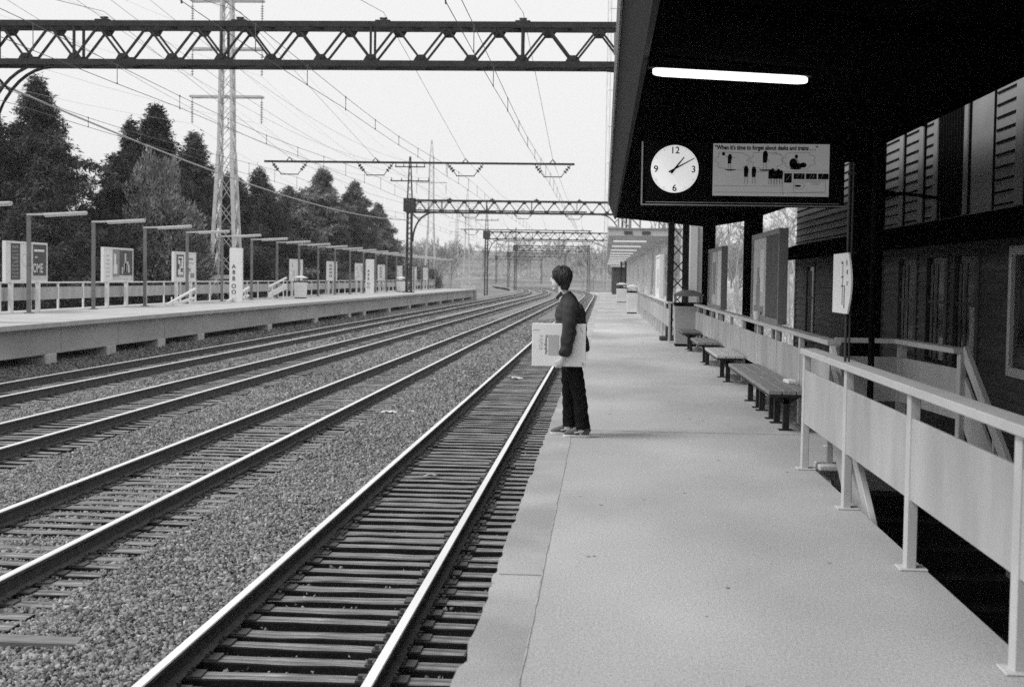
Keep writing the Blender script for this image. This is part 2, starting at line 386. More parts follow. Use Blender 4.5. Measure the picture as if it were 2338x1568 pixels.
# ------------------------------------------------------------------ fences
def fence(label, pts, step, z=0., name='platform_fence', rail_w=.14, zt=1.05, zp0=.4, zp1=.86, mats=None, inner=1, first=True):
    """pts: polyline of (x, y); top board, solid panel and posts; 'inner' puts the panel on the +x or -x side"""
    f = thing(name, label, 'fence', (pts[0][0], pts[0][1], z))
    rb_, pb = MB(), MB()
    for (xa, ya), (xb, yb) in zip(pts[:-1], pts[1:]):
        d = Vector((xb-xa, yb-ya, 0)); ln = d.length; d.normalize(); nn = Vector((d.y, -d.x, 0))*inner
        A, B = Vector((xa, ya, z)), Vector((xb, yb, z))
        rb_.bar(A+nn*.04+Vector((0,0,zt-.025)), B+nn*.04+Vector((0,0,zt-.025)), rail_w, .05)
        pb.bar(A+nn*.022+d*.004+Vector((0,0,(zp0+zp1)/2)), B+nn*.022-d*.004+Vector((0,0,(zp0+zp1)/2)), .022, zp1-zp0)
        k = max(1, round(ln/step))
        for i in range(k+1):
            if i == 0 and not (xa, ya) == pts[0]: continue
            P = A+d*ln*i/k
            q_ = MB(); q_.bar(P+nn*.03+Vector((0,0,.0)), P+nn*.03+Vector((0,0,zt-.051)), .058, .1 if k else .1, (d.x, d.y, 0)); q_.bar(P+nn*.04, P+nn*.04+Vector((0,0,.012)), .16, .16, (d.x, d.y, 0))
            q_.build('post', mats[2] if mats else M_POST, f, world=True, bevel=.004)
    rb_.build('top_rail', mats[0] if mats else M_FRAIL, f, world=True, bevel=.006); pb.build('panel', mats[1] if mats else M_PANEL, f, world=True, bevel=.003)
    return f
fence('pale grey fence with solid panel running from the foreground to the stairwell', [(1.735, 3.9), (1.735, 12.43)], 2.13)
fence('pale fence with low panel standing behind the wooden benches', [(2.235, 14.17), (2.235, 36.5)], 2.13)
fence('whitish fence on the near platform beyond the trash bin', [(1.68, 37.0), (1.68, 122)], 2.13)
# stair guards
sg = fence('grey angled guard fence round the far side of the stairwell landing', [(2.405, 14.98), (3.09, 14.95), (3.24, 12.95)], 2.2, name='stair_guard')
def slope_guard(parent, x, y0, length):
    e = Vector((x, y0-length, -length*.58)); s0 = Vector((x, y0, 0)); up_ = Vector((0,0,1))
    MB().bar(s0+up_*1.02, e+up_*1.02, .05, .12).build('sloping_handrail', M_FRAIL, parent, world=True, bevel=.005)
    MB().prism([(0, .36), (0, .82), (-length, .82-length*.58), (-length, .36-length*.58)], (x-.012, y0, 0), (0,1,0), (0,0,1), (.024,0,0)).build('sloping_panel', M_PANEL, parent, world=True)
    for k in (1., 2.05):
        MB().bar((x+.03, y0-k, -k*.58-.25), (x+.03, y0-k, 1.0-k*.58), .07, .05).build('post', M_POST, parent, world=True)
slope_guard(sg, 3.24, 12.95, 3.0)
lg = thing('stair_guard', 'pale sloping guard of the stairwell close behind the foreground fence', 'fence', (1.99, 12.5, 0))
MB().bar((1.99, 12.5, 0), (1.99, 12.5, 1.0), .05, .06).build('post', M_POST, lg, world=True, bevel=.003)
slope_guard(lg, 1.99, 12.5, 2.7)
MB().box(1.875, 2.12, 12.3, 12.62, .0, .05).build('base_block', M_CONC, lg, world=True, bevel=.01)
st = thing('staircase', 'concrete stairs descending from the platform behind the foreground fence', 'staircase', (2.0, 12.4, -1.6))
b = MB()
for i in range(9): b.box(2.02, 3.22, 12.4-.3*(i+1), 12.4-.3*i, -1.62, -.17*(i+1))
b.build('steps', mat('stairwell_shade_dark', .012, .8, .3, 5), st, world=True)  # near-black steps: the stairwell's shade is put into their colour
for x in (1.86, 3.25): MB().prism([(0, -.05), (0, -.42), (-2.75, -1.62), (-2.75, -1.62+.3)], (x, 12.42, 0), (0,1,0), (0,0,1), (.12,0,0)).build('stringer', M_PANEL, st, world=True)

# ------------------------------------------------------------------ canopy
cn = thing('platform_canopy', 'dark butterfly roof over the near platform carrying clock and lamp', 'canopy', (2.75, 15.2, 0))
def xz_prism(poly, y0, y1): return MB().prism(poly, (0, y0, 0), (1,0,0), (0,0,1), (0, y1-y0, 0))
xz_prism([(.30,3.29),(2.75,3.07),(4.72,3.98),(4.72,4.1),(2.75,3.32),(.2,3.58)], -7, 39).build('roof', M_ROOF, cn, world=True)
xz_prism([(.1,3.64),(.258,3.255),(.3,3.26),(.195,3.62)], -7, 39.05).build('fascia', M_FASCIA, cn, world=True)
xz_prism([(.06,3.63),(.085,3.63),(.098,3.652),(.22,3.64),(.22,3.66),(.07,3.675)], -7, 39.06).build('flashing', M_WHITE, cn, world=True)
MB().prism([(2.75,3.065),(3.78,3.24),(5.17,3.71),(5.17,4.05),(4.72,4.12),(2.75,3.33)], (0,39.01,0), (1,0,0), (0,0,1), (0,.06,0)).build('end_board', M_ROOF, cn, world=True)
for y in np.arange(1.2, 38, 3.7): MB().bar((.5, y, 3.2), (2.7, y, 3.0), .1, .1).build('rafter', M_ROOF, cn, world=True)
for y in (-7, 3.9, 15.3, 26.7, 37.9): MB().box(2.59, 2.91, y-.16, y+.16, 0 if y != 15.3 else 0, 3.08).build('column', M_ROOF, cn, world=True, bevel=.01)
MB().tube([(2.66, 14.3, -.2), (2.66, 14.3, 3.08)], .032, 8).build('downpipe', M_BLACK, cn, world=True)
# fluorescent lamp
lp = thing('fluorescent_lamp', 'lit fluorescent tube lamp hanging under the dark roof', 'lamp', (.9, 10.7, 3.15))
M_TUBE = mat('lit_tube', .9, .4, 0, 1, emit=5.)
b = MB(); b.bar((.30, 10.7, 3.215), (1.5, 10.7, 3.155), .13, .05); b.build('housing', M_BLACK, lp, world=True)
b = MB(); b.loft([((.335+.0+t*1.135, 10.7, 3.165-.057*t), (0, .075*s_, 0), (-.002*s_, 0, .033*s_)) for t, s_ in ((0,.55),(.015,.8),(.06,1),(.94,1),(.985,.8),(1,.55))], 12); b.build('tube', M_TUBE, lp, world=True, smooth=True)

# clock sign
ck = thing('clock_sign', 'black hanging sign box with round clock and cartoon advertisement', 'clock sign', (1.4, 15, 2.4))
MB().box(.37, 2.47, 15.0, 15.22, 2.40, 3.07).build('case', M_BLACK, ck, world=True, bevel=.008)
b = MB(); b.box(.37, .385, 14.985, 15.0, 2.40, 3.06); b.box(.385, 2.47, 14.985, 15.0, 2.40, 2.412); b.box(.42, 2.42, 14.99, 15.0, 2.428, 2.436)
b.build('metal_edge', mat('case_edge_metal', .3, .4, .1, 5), ck, world=True)
CXk, CZk, RK = .716, 2.777, .247
M_FACE = mat('clock_face', .8, .35, .02, 2, emit=.36); M_INK = mat('black_ink', .008, .7, .1, 5, spec=.1)
cf = MB().loft([((CXk, 15, CZk), (RK,0,0), (0,0,RK)), ((CXk, 14.975, CZk), (RK,0,0), (0,0,RK))][::-1], 48).build('clock_face', M_FACE, ck, world=True)
b = MB(); xd, zd = (1,0,0), (0,0,1); YF = 14.971
for tx, ang in (('12', 90), ('3', 0), ('6', -90), ('9', 180)):
    rr_ = RK*.79; s_ = .098
    b.text(tx, s_, (CXk+rr_*math.cos(R(ang)), YF, CZk+rr_*math.sin(R(ang))-s_*.36), xd, zd, .0012, 'CENTER')
for k in range(60):
    if k % 15 == 0: continue
    t = R(k*6); r1, r0 = RK*.97, RK*(.86 if k % 5 == 0 else .93); ww = .0022 if k % 5 == 0 else .0012
    b.bar((CXk+r0*math.cos(t), YF, CZk+r0*math.sin(t)), (CXk+r1*math.cos(t), YF, CZk+r1*math.sin(t)), .002, ww*2, (math.sin(t), 0, -math.cos(t)) if 0 else (0,1,0))
b.build('numerals', M_INK, cf, off=(1.4, 15, 2.4))
def hand(ang, ln, tail, w0):
    t = R(ang); d = Vector((math.cos(t), 0, math.sin(t))); p = Vector((-d.z, 0, d.x)); c = Vector((CXk, YF-.004, CZk))
    return MB().prism([(-tail, -w0), (-tail, w0), (ln*.2, w0*.8), (ln, w0*.45), (ln, -w0*.45), (ln*.2, -w0*.8)], c, d, p, (0,-.003,0))
hand(90-38, .155, .06, .011).build('hour_hand', M_INK, cf, off=(1.4, 15, 2.4)); hand(90-61, .225, .07, .009).build('minute_hand', M_INK, cf, off=(1.4, 15.002, 2.4))
# advertisement panel
PX0, PX1, PZ0, PZ1 = 1.112, 2.308, 2.505, 3.045
M_ADV = mat('glowing_advert', .38, .6, .1, 5, emit=.1); M_AD2 = mat('advert_shade', .1, .6, .1, 6, emit=.03)  # a small emission lifts the tone of the panel
ap = MB().box(PX0, PX1, 14.98, 15.0, PZ0, PZ1).build('advert_panel', M_ADV, ck, world=True)
b = MB(); YP = 14.976
def pp(u, v): return Vector((PX0+u*(PX1-PX0), YP, PZ0+v*(PZ1-PZ0)))
b.text('\u201cWhen it\u2019s time to forget about desks and trains . . .\u201d', .062, pp(.012, .885), xd, zd, .0024, wid=.79)
def stroke(pts, w_=.003):
    for p, q_ in zip(pts[:-1], pts[1:]): b.bar(pp(*p), pp(*q_), .002, w_, (0,1,0))
def cloud(cx, cy, rx, ry, k):
    pts = []
    for i in range(k*6+1):
        t = 2*math.pi*i/(k*6); r = 1+.2*abs(math.sin(t*k/2))-.08; pts.append((cx+rx*r*math.cos(t), cy+ry*r*math.sin(t)))
    stroke([p for p in pts if p[1] < .84], .0032)
cloud(.165, .68, .135, .19, 9); cloud(.46, .69, .13, .19, 9); cloud(.74, .69, .13, .17, 9)
def blob(u, v, ru, rv, n=12): b.prism([(ru*1.19*math.cos(2*math.pi*i/n), rv*.54*math.sin(2*math.pi*i/n)) for i in range(n)], pp(u, v), xd, zd, (0,-.001,0))
def fig(u, v, s, lean=0., dark=True):       # small standing cartoon figure
    blob(u+lean*.12, v+.2*s, .011*s*1.4, .028*s*1.4); b.prism([(-.017*s,0),(.017*s,0),(.024*s+lean*.1,.075*s),(-.02*s+lean*.1,.075*s)], pp(u, v+.055*s), xd, zd, (0,-.001,0))
    for k in (-1, 1): b.bar(pp(u+k*.007*s, v+.07*s), pp(u+k*.012*s, v-.06*s), .002, .009*s, (0,1,0))
fig(.14, .56, 1., .03); b.bar(pp(.14, .72), pp(.095, .78), .002, .008, (0,1,0)); b.bar(pp(.145, .72), pp(.19, .73), .002, .008, (0,1,0)); blob(.088, .8, .014, .035)
blob(.15, .495, .05, .012); fig(.445, .57, 1.25, .03); b.bar(pp(.45, .74), pp(.485, .66), .002, .012, (0,1,0)); stroke([(.5,.79),(.53,.82),(.56,.8),(.585,.8)], .006); blob(.45, .495, .055, .014)
blob(.69, .63, .035, .1); blob(.72, .58, .05, .06); blob(.775, .6, .03, .05); blob(.715, .76, .014, .04); b.bar(pp(.715, .72), pp(.74, .62), .002, .02, (0,1,0)); blob(.71, .53, .05, .015)
for u, s_ in ((.285, 1.15), (.352, 1.1)): fig(u, .3, s_)
for u, s_ in ((.492, 1.05), (.516, 1.15), (.541, .98), (.563, 1.12), (.586, 1.)): fig(u, .28, s_*.92, random.uniform(-.03, .03))
stroke([(.01,.185),(.6,.19)], .002); stroke([(.01,.065),(.98,.07)], .002); stroke([(.6,.48),(.6,.1)], .004); stroke([(.36,.46),(.99,.49)], .002); stroke([(.6,.1),(.61,.02)], .003)
for u0, u1, v0, v1 in ((.615,.68,.26,.44),(.695,.79,.33,.44),(.8,.895,.33,.44),(.905,.995,.33,.44)):
    b.prism([(0,0),((u1-u0)*1.196,0),((u1-u0)*1.196,(v1-v0)*.54),(0,(v1-v0)*.54)], pp(u0, v0), xd, zd, (0,-.001,0))
stroke([(.695,.07),(.695,.3),(.97,.31),(.97,.09),(.695,.07)], .003)
for k, (u0, u1) in enumerate(((.79,.96),(.84,.93),(.85,.92))): stroke([(u0, .28-.025*k), (u1, .28-.025*k)], .004)
blob(.735, .2, .028, .02); cloud(.75, .2, .045, .07, 1)
b.build('drawing', M_INK, ap, off=(1.4, 15, 2.4))
b = MB(); YP = 14.974
for u0, u1, v0, v1 in ((.63,.672,.3,.42),(.72,.74,.34,.43),(.76,.77,.34,.43),(.83,.85,.34,.43),(.86,.87,.34,.43),(.93,.95,.34,.43)): b.bar(pp(u0, v0), pp(u1, v1), .001, .006, (0,1,0))
b.build('window_glint', M_ADV, ap, off=(1.4, 15, 2.4))

# sign on a pole at the foreground fence
sp = thing('pole_sign', 'white oval-edged sign on a slim pole rising from the foreground fence', 'sign', (1.80, 10.37, 0))
b = MB(); b.tube([(1.745, 10.37, 1.05), (1.745, 10.37, 2.48)], .01, 8); b.tube([(1.771, 10.37, 1.05), (1.771, 10.37, 2.48)], .008, 8)
for z in (1.5, 1.75, 2.4): b.box(1.732, 1.785, 10.355, 10.385, z-.01, z+.01)
b.build('pole', mat('dark_pole_paint', .05, .5, .2, 5), sp, world=True)
pts = [(.62,.0),(.62,.43)]+[(-.02-.14*math.sin(math.pi*(i/10)), .43-.43*i/10) for i in range(11)]
pl = MB().prism(pts, (1.708, 10.15, 1.40), (0,1,0), (0,0,1), (.012,0,0)).build('sign_plate', M_WHITE, sp, world=True)
b = MB()
for y0, y1, z0, z1 in ((10.33,10.345,1.46,1.77),(10.33,10.40,1.755,1.77),(10.30,10.39,1.655,1.665),(10.30,10.39,1.59,1.6),(10.16,10.19,1.74,1.78),(10.13,10.17,1.68,1.71),(10.13,10.16,1.6,1.63),(10.24,10.27,1.44,1.6)):
    b.box(1.7055, 1.7075, y0, y1, z0, z1)
b.build('symbol', mat('sign_symbol_grey', .14, .6, .1, 4), pl, off=(1.80, 10.37, 0))

# ------------------------------------------------------------------ benches
def bench(label, y0, y1, legs, top):
    t = thing('bench', label, 'bench', (2.0, (y0+y1)/2, 0), 'wooden benches along the near platform')
    b = MB()
    for x0, x1 in ((1.775,1.92),(1.928,2.07),(2.078,2.20)): b.box(x0, x1, y0, y1, .415, .46)
    b.build('seat', top, t, world=True, bevel=.006)
    b = MB(); b.box(1.79, 2.19, y0+.015, y1-.015, .385, .414)
    b.build('seat_frame', M_BENCHLEG, t, world=True)
    for y in legs:
        q_ = MB(); q_.box(1.975, 2.045, y-.03, y+.03, 0, .385); q_.prism([(-.17,.385),(-.04,.29),(.04,.29),(.17,.385)], (2.01, y-.03, 0), (1,0,0), (0,0,1), (0,.06,0)); q_.box(1.93, 2.09, y-.07, y+.07, 0, .012)
        q_.build('leg', M_BENCHLEG, t, world=True, bevel=.004)
M_BT2 = mat('pale_worn_bench_planks', .5, .5, .15, 3, .15, 40, stretch=(10, 1, 10))
bench('long grey bench, nearest of the row along the pale fence', 15.3, 20.2, (15.65, 16.45, 16.95, 18.0, 18.4, 19.4), M_BENCHTOP)
bench('short bench with a bright worn seat just past the long one', 22.3, 24.9, (22.95, 24.07), M_BT2)
bench('bench third along the row, before the trash bin', 26.8, 29.0, (27.5, 28.3), M_BENCHTOP)
bench('farthest dark bench, standing in front of the trash bin', 32.2, 34.2, (32.7, 33.5), mat('dull_bench_planks', .14, .6, .2, 3))

# ------------------------------------------------------------------ advertising boards
M_FRAMEG = mat('board_frame_grey', .26, .6, .1, 4); M_SHEET = mat('pale_poster', .55, .5, .08, 2); M_DARKP = mat('dark_poster', .075, .6, .15, 2)
def board(label, x, y0, ln, z0, z1, face, frame, art, group, legs=True, name='advertising_board'):
    """poster board parallel to the tracks; face = +1 looks to +x, -1 to -x; art(b, uv) draws on the sheet"""
    t = thing(name, label, 'advertising board', (x, y0, 0), group); fx = face
    b = MB(); fw = .07
    b.box(x-.06, x+.06, y0, y0+ln, z1-fw, z1); b.box(x-.06, x+.06, y0, y0+ln, z0, z0+fw); b.box(x-.06, x+.06, y0, y0+fw, z0+fw, z1-fw); b.box(x-.06, x+.06, y0+ln-fw, y0+ln, z0+fw, z1-fw)
    b.build('frame', frame, t, world=True)
    b = MB(); b.box(x-.03, x+.03, y0+fw, y0+ln-fw, z0+fw, z1-fw); b.build('backing', M_SHEET, t, world=True)
    if legs:
        for yy in (y0+.55, y0+ln-.75): MB().box(x-.06, x+.06, yy-.09, yy+.09, .0, z0).build('leg', frame, t, world=True)
    wi, he = ln-2*fw, z1-z0-2*fw
    if art:
        b = MB()
        def rect(u0, u1, v0, v1, c, lift=.004):
            b.c = c; ya = y0+fw+(u0 if fx > 0 else 1-u1)*wi; yb = y0+fw+(u1 if fx > 0 else 1-u0)*wi
            xx = x+fx*(.03+lift); b.box(min(xx, xx-fx*.002), max(xx, xx-fx*.002), ya, yb, z0+fw+v0*he, z0+fw+v1*he)
        def txt(s, size, u, v, c, weight=.0, wid=1., lift=.012):
            b.c = c; ya = y0+fw+(u if fx > 0 else 1-u)*wi; b.text(s, size, (x+fx*(.03+lift), ya, z0+fw+v*he), (0, fx, 0), (0,0,1), weight, wid=wid)
        art(rect, txt); b.build('poster', [M_DARKP, M_WHITE, M_SHEET, M_FRAMEG], t, world=True)
    return t
def art1(rect, txt):
    rect(.0,.115,0,1,1); rect(.115,.34,.02,1,0)
    rr = random.Random(3)
    for i in range(9):
        for k in range(3): rect(.15+.05*k, .185+.05*k+rr.uniform(-.01,.01), .07+.1*i, .125+.1*i+rr.uniform(-.03,.02), 3, .007)
    rect(.345,.6,0,1,1)
    for i in range(14):
        t = 2*math.pi*i/14; u, v = .47+.075*math.cos(t), .56+.17*math.sin(t); rect(u-.012, u+.012, v-.022, v+.022, 2, .007)
    rect(.6,.66,0,1,2); rect(.66,1,.0,1,0); rect(.69,.95,.8,.86,1,.007); rect(.71,.77,.62,.67,2,.007); rect(.66,1,0,.13,2,.007)
    txt('HOME', .46, .56, .22, 1, .004, .95, .013)
def art2(rect, txt):
    rect(0,.3,0,1,1); rr = random.Random(5)
    for i in range(6): rect(.08,.2,.1+.13*i,.16+.13*i,2,.007)
    rect(.31,.53,.12,1,3); rect(.54,1,.16,.98,0); rect(.35,.42,.2,.85,1,.007); rect(.33,.46,.2,.5,1,.009); rect(.3,1,0,.12,2,.007); rect(.6,.97,.06,.1,1,.009)
    for u0,u1,v0,v1 in ((.72,.78,.3,.88),(.69,.8,.3,.55),(.84,.9,.25,.5),(.62,.66,.2,.42),(.76,.86,.5,.62)): rect(u0,u1,v0,v1,2,.009)
def art3(rect, txt):
    rect(0,.53,0,1,1); rect(.1,.46,.1,.95,3,.006); rect(.15,.41,.2,.9,1,.008)
    for u0,u1,v0,v1 in ((.2,.36,.74,.82),(.28,.33,.5,.74),(.18,.25,.4,.6),(.3,.4,.3,.44),(.12,.18,.15,.9),(.12,.45,.88,.94)): rect(u0,u1,v0,v1,0,.01)
    rect(.54,.58,0,1,3); rect(.58,1,0,1,1)
    for u0,u1,v0,v1 in ((.66,.9,.76,.84),(.68,.9,.63,.66),(.6,.78,.33,.46),(.76,.95,.08,.26),(.64,.7,.2,.33)): rect(u0,u1,v0,v1,3,.008)
def art4(rect, txt):
    rect(0,.5,0,1,1); rect(.53,1,0,1,1); txt('A', .45, .1, .62, 3, .01); rect(.16,.36,.12,.5,2,.008); rect(.62,.9,.5,.9,2,.008)
def art5(rect, txt):
    rect(0,.6,0,1,1); rect(.65,1,.1,.95,1)
    for k in range(4): rect(.15,.5,.15+.2*k,.28+.2*k,3,.008)
LG = 'poster boards along the far platform fence'
fl = ['first poster board from the left on the far fence, dark right half lettered HOME', 'second poster board from the left on the far fence, white strip beside dark pictures',
      'third poster board from the left on the far fence, two white sheets with dark drawings', 'poster board with a grey letter A behind a white bin on the far platform',
      'poster board with stacked grey bars, first to the right of the far white bin', 'poster board on the far fence, second to the right of the white bin',
      'poster board on the far fence left of the dark lattice gantry column', 'poster board on the far fence just past the dark lattice gantry column',
      'small poster board on the far fence, second from the far end', 'farthest small poster board at the end of the far fence']
for k, (y0, a_) in enumerate(((47.2, art1), (56.7, art2), (66.2, art3), (91.4, art4), (103.8, art5), (115.8, art4), (127.6, art5), (139, art4), (150, art5), (160, art4))):
    board(fl[k], -20.36, y0, 3.65, 1.2, 2.62, 1, M_WHITE, a_, LG)
def artr1(rect, txt):
    rect(0,.5,0,1,2); rect(.515,1,0,1,0)
    for u0,u1,v0,v1 in ((.18,.24,.12,.62),(.24,.28,.12,.5),(.14,.18,.12,.4),(.06,.44,.02,.12)): rect(u0,u1,v0,v1,3,.008)
    rect(.3,.44,.3,.85,1,.007)
def artr2(rect, txt): rect(0,.2,0,1,3); rect(.22,.6,0,1,2); rect(.64,1,0,1,1); rect(.3,.5,.2,.8,3,.008)
RG = 'poster boards on the near platform'
board('tall grey framed poster case behind the long bench', 2.36, 19.0, 3.5, 1.05, 2.33, -1, M_FRAMEG, artr1, RG)
board('grey framed poster case between the black columns, behind the third bench', 2.36, 28.2, 3.6, 1.05, 2.3, -1, M_FRAMEG, artr2, RG)
for y0, lb in ((45, 'white board on the near platform fence just left of the lattice column'), (57.5, 'white board on the near platform fence behind the first white bin'), (71, 'white board on the near platform fence between the two white bins'), (84, 'white board on the near fence right of the farther white bin'), (106, 'farthest white board on the near platform fence')):
    board(lb, 1.8, y0, 3.4, 1.05, 2.42, -1, M_WHITE, lambda rect, txt: (rect(0,1,0,1,1), rect(.2,.6,.2,.7,2,.008)), RG)

# ------------------------------------------------------------------ litter bins
def bin_(label, x, y, z, body, wd=.62, roofed=True):
    t = thing('litter_bin', label, 'litter bin', (x, y, z), 'litter bins'); h = .98; a, c = wd/2*.9, wd/2
    def fr(b, z0, z1, s0, s1): return b.add([(-s0,-s0,z0),(s0,-s0,z0),(s0,s0,z0),(-s0,s0,z0),(-s1,-s1,z1),(s1,-s1,z1),(s1,s1,z1),(-s1,s1,z1)], [(3,2,1,0),(4,5,6,7),(0,1,5,4),(1,2,6,5),(2,3,7,6),(3,0,4,7)])
    b = MB(); fr(b, .06, h, a, c); b.build('body', body, t, bevel=.01)
    b = MB(); b.box(-a*.97, a*.97, -a*.97, a*.97, 0, .06); b.build('plinth', M_BLACK, t)
    b = MB(); b.box(-c*.96, c*.96, -c*.96, c*.96, h, h+.09); b.build('opening', M_BLACK, t)
    b = MB()
    for sx in (-1, 1):
        for sy in (-1, 1): b.bar((sx*c*.9, sy*c*.9, h+.05), (sx*c*.9, sy*c*.9, h+.26), .035)
    b.build('bracket', M_FRAMEG, t)
    b = MB(); fr(b, h+.25, h+.3, c*1.02, c*1.04); fr(b, h+.301, h+.4, c*1.0, c*.35); b.build('lid', body if body == M_WHITE else M_FRAMEG, t, bevel=.006)
bin_('grey square litter bin with hooded lid by the lattice column', 2.08, 35.3, 0, M_GIRDER, .7)
bin_('first white litter bin beyond the lattice column', 1.35, 67.9, 0, M_WHITE, .52); bin_('farther white litter bin under the pale canopy', 1.25, 99.3, 0, M_WHITE, .75)
bin_('white litter bin on the far platform, right of the tall lattice pylon', -18.6, 86.5, .157, M_WHITE, .7); bin_('distant white litter bin on the far platform past the gantry column', -18.6, 130, .157, M_WHITE, .8)

# ------------------------------------------------------------------ station building
sb = thing('station_building', 'dark clapboard station building on the right behind the stairwell', 'building', (5.2, 39, -1.6))
WX = 5.2
MB().box(WX+.03, 14, -8, 39, -1.62, 6.2).build('core', M_SIDING, sb, world=True)
wins = [(35.5, 36.8, .2, 2.0), (26.9, 28.2, -.1, 2.0), (24.0, 25.4, .4, 2.03), (21.9, 23.2, .4, 2.03), (20.1, 21.4, .4, 2.03), (15.9, 18.45, .58, 2.0)]
b = MB(); z = -1.5
while z < 2.3:                                   # lapped boards, cut at the windows
    ye = -8.
    for (a0, a1, z0, z1) in sorted(wins):
        if z+.15 > z0-.09 and z < z1+.09:
            if a0-.1 > ye: b.add([(WX-.034, ye, z), (WX-.034, a0-.1, z), (WX+.0, a0-.1, z+.15), (WX+.0, ye, z+.15), (WX+.03, ye, z), (WX+.03, a0-.1, z)], [(0,3,2,1), (0,1,5,4)])
            ye = a1+.1
    b.add([(WX-.034, ye, z), (WX-.034, 39, z), (WX+.0, 39, z+.15), (WX+.0, ye, z+.15), (WX+.03, ye, z), (WX+.03, 39, z)], [(0,3,2,1), (0,1,5,4)]); z += .15
b.build('clapboard_wall', M_SIDING, sb, world=True)
for k, (y0, y1, z0, z1) in enumerate(wins):
    white = k == 5
    b = MB(); f_ = .12 if white else .09
    for q_ in ((y0-f_, y0, z0-f_, z1+f_), (y1, y1+f_, z0-f_, z1+f_), (y0, y1, z1, z1+f_), (y0, y1, z0-f_, z0)): b.box(WX-.045, WX+.04, *q_)
    wn = b.build('window', M_WHITE if white else M_TRIM, sb, world=True, bevel=.004); wn['label'] = 'white framed window' if white else 'dark trimmed window'
    p = MB().box(WX+.01, WX+.026, y0, y1, z0, z1).build('pane', M_GLASS, wn, off=(5.2, 39, -1.6))
    if not white:
        q_ = MB(); q_.box(WX-.01, WX+.01, y0, y1, (z0+z1)/2+.1, (z0+z1)/2+.15); q_.build('sash', M_TRIM, wn, off=(5.2, 39, -1.6))
        q_ = MB()
        for u in (.12, .55, .78): q_.box(WX+.0, WX+.008, y0+(y1-y0)*u, y0+(y1-y0)*(u+.12), z0+.06, z1-.1)
        q_.build('curtain', mat('glint_curtain', .15, .9, .6, 6, stretch=(1,1,.6)), wn, off=(5.2, 39, -1.6))  # curtain strips, their tone raised to stand in for glints on the panes
        if k in (3, 4):
            q_ = MB(); q_.box(WX-.004, WX+.01, y0+.25, y0+.5, z0+.05, z0+(.9 if k == 4 else .4)); q_.build('notice', M_SHEET, wn, off=(5.2, 39, -1.6))
b = MB(); b.box(WX-.04, WX+.04, 38.8, 39.04, -1.62, 2.3); b.box(WX-.03, WX+.03, -8, 38.8, 2.12, 2.3); b.build('corner_trim', M_TRIM, sb, world=True)
xz_prism([(4.3,2.12),(WX,2.25),(WX,2.62),(4.3,2.3)], -8, 39.3).build('awning', M_ROOF, sb, world=True)
b = MB(); b.c = 0; z = 2.62
b.box(WX-.02, WX+.03, -8, 39, 2.6, 6.0)
def strip(y0, y1, z0, z1, dx, c): b.c = c; b.box(WX-.02-dx, WX-.02, y0, y1, z0, z1)
for a0, a1 in ((39, 30.6), (30.3, 27.2), (26.9, 25.45), (25.15, 23.9), (23.6, 22.85), (19.38, 18.35), (18.0, -8)):
    for k in range(20): strip(min(a0, a1), max(a0, a1), 2.66+.165*k, 2.66+.165*k+.026, .014, 1)  # thin black strips painted in as the shadow lines between the boards
for a0, a1 in ((30.3, 30.6), (26.9, 27.2), (25.15, 25.45), (23.6, 23.9), (22.6, 22.85), (20.75, 20.95), (18.02, 18.35)):
    strip(a0, a1, 2.62, 6, .05, 0); strip(a0-.05, a0, 2.62, 6, .03, 1)
strip(19.44, 19.49, 2.62, 6, .02, 1)
for k in range(9):
    y = 21.0+.17*k; b.c = 1; b.bar((WX-.03, y, 2.62), (WX-.03, y+.3, 6), .075, .03, (1,0,0))
b.build('upper_wall', [M_UPPER, M_BLACK], sb, world=True)
for y, x0 in ((22.6, 4.35),):
    b = MB(); b.tube([(WX, y, 2.95), (x0+.3, y, 3.02), (x0, y, 3.0)], .028, 8); b.loft([((x0+.16, y, 3.02), (0,.04,0), (0,0,.04)), ((x0-.02, y, 3.0), (0,.07,0), (0,0,.06)), ((x0-.22, y, 2.97), (0,.08,0), (0,0,.05))], 10)
    b.build('wall_lamp', M_BLACK, sb, world=True, smooth=True)

# ------------------------------------------------------------------ far end of the near platform
M_CAN2 = mat('pale_canopy_paint', .5, .6, .05, 2)
c2 = thing('platform_canopy', 'pale flat canopy farther along the near platform', 'canopy', (2.4, 52, 0))
xz_prism([(.15,3.3),(2.7,3.12),(2.7,3.3),(.13,3.55)], 52, 150).build('roof', M_CAN2, c2, world=True)
b = MB(); b.box(.13, 2.7, 51.9, 52.0, 3.2, 3.42); b.build('end_fascia', M_CAN2, c2, world=True); MB().box(.1, 2.75, 51.86, 52.05, 3.425, 3.48).build('roof_edge', M_FRAMEG, c2, world=True)
for x_ in (.7, 1.35): MB().box(x_, x_+.3, 51.85, 51.895, 3.25, 3.36).build('sign_plate', M_DARKP, c2, world=True)
b = MB()
for k, y in enumerate(range(58, 150, 8)): MB().box(2.28, 2.45, y-.08, y+.08, 0, 3.14).build('column', M_WHITE, c2, world=True)
M_TUBE2 = mat('far_lit_tube', .9, .4, 0, 1, emit=.3)
for k, y in enumerate(range(58, 150, 9)): MB().box(.35, 1.7, y-.05, y+.05, 3.13, 3.19).build('tube_lamp', M_TUBE2, c2, world=True)
b = MB()
for a0, a1, z1 in ((.5, .9, 3.95), (.95, 1.3, 3.9), (2.0, 2.2, 3.75)):
    b.bar((a0, 53, 3.5), (a0, 53, z1), .06); b.bar((a1, 53, 3.5), (a1, 53, z1), .06); b.bar((a0, 53, z1), (a1, 53, 3.55), .05)
b.build('roof_bracing', M_FRAMEG, c2, world=True)
sh = thing('wind_shelter', 'tall pale wind shelter wall behind the lattice column', 'shelter', (3.0, 46, 0))
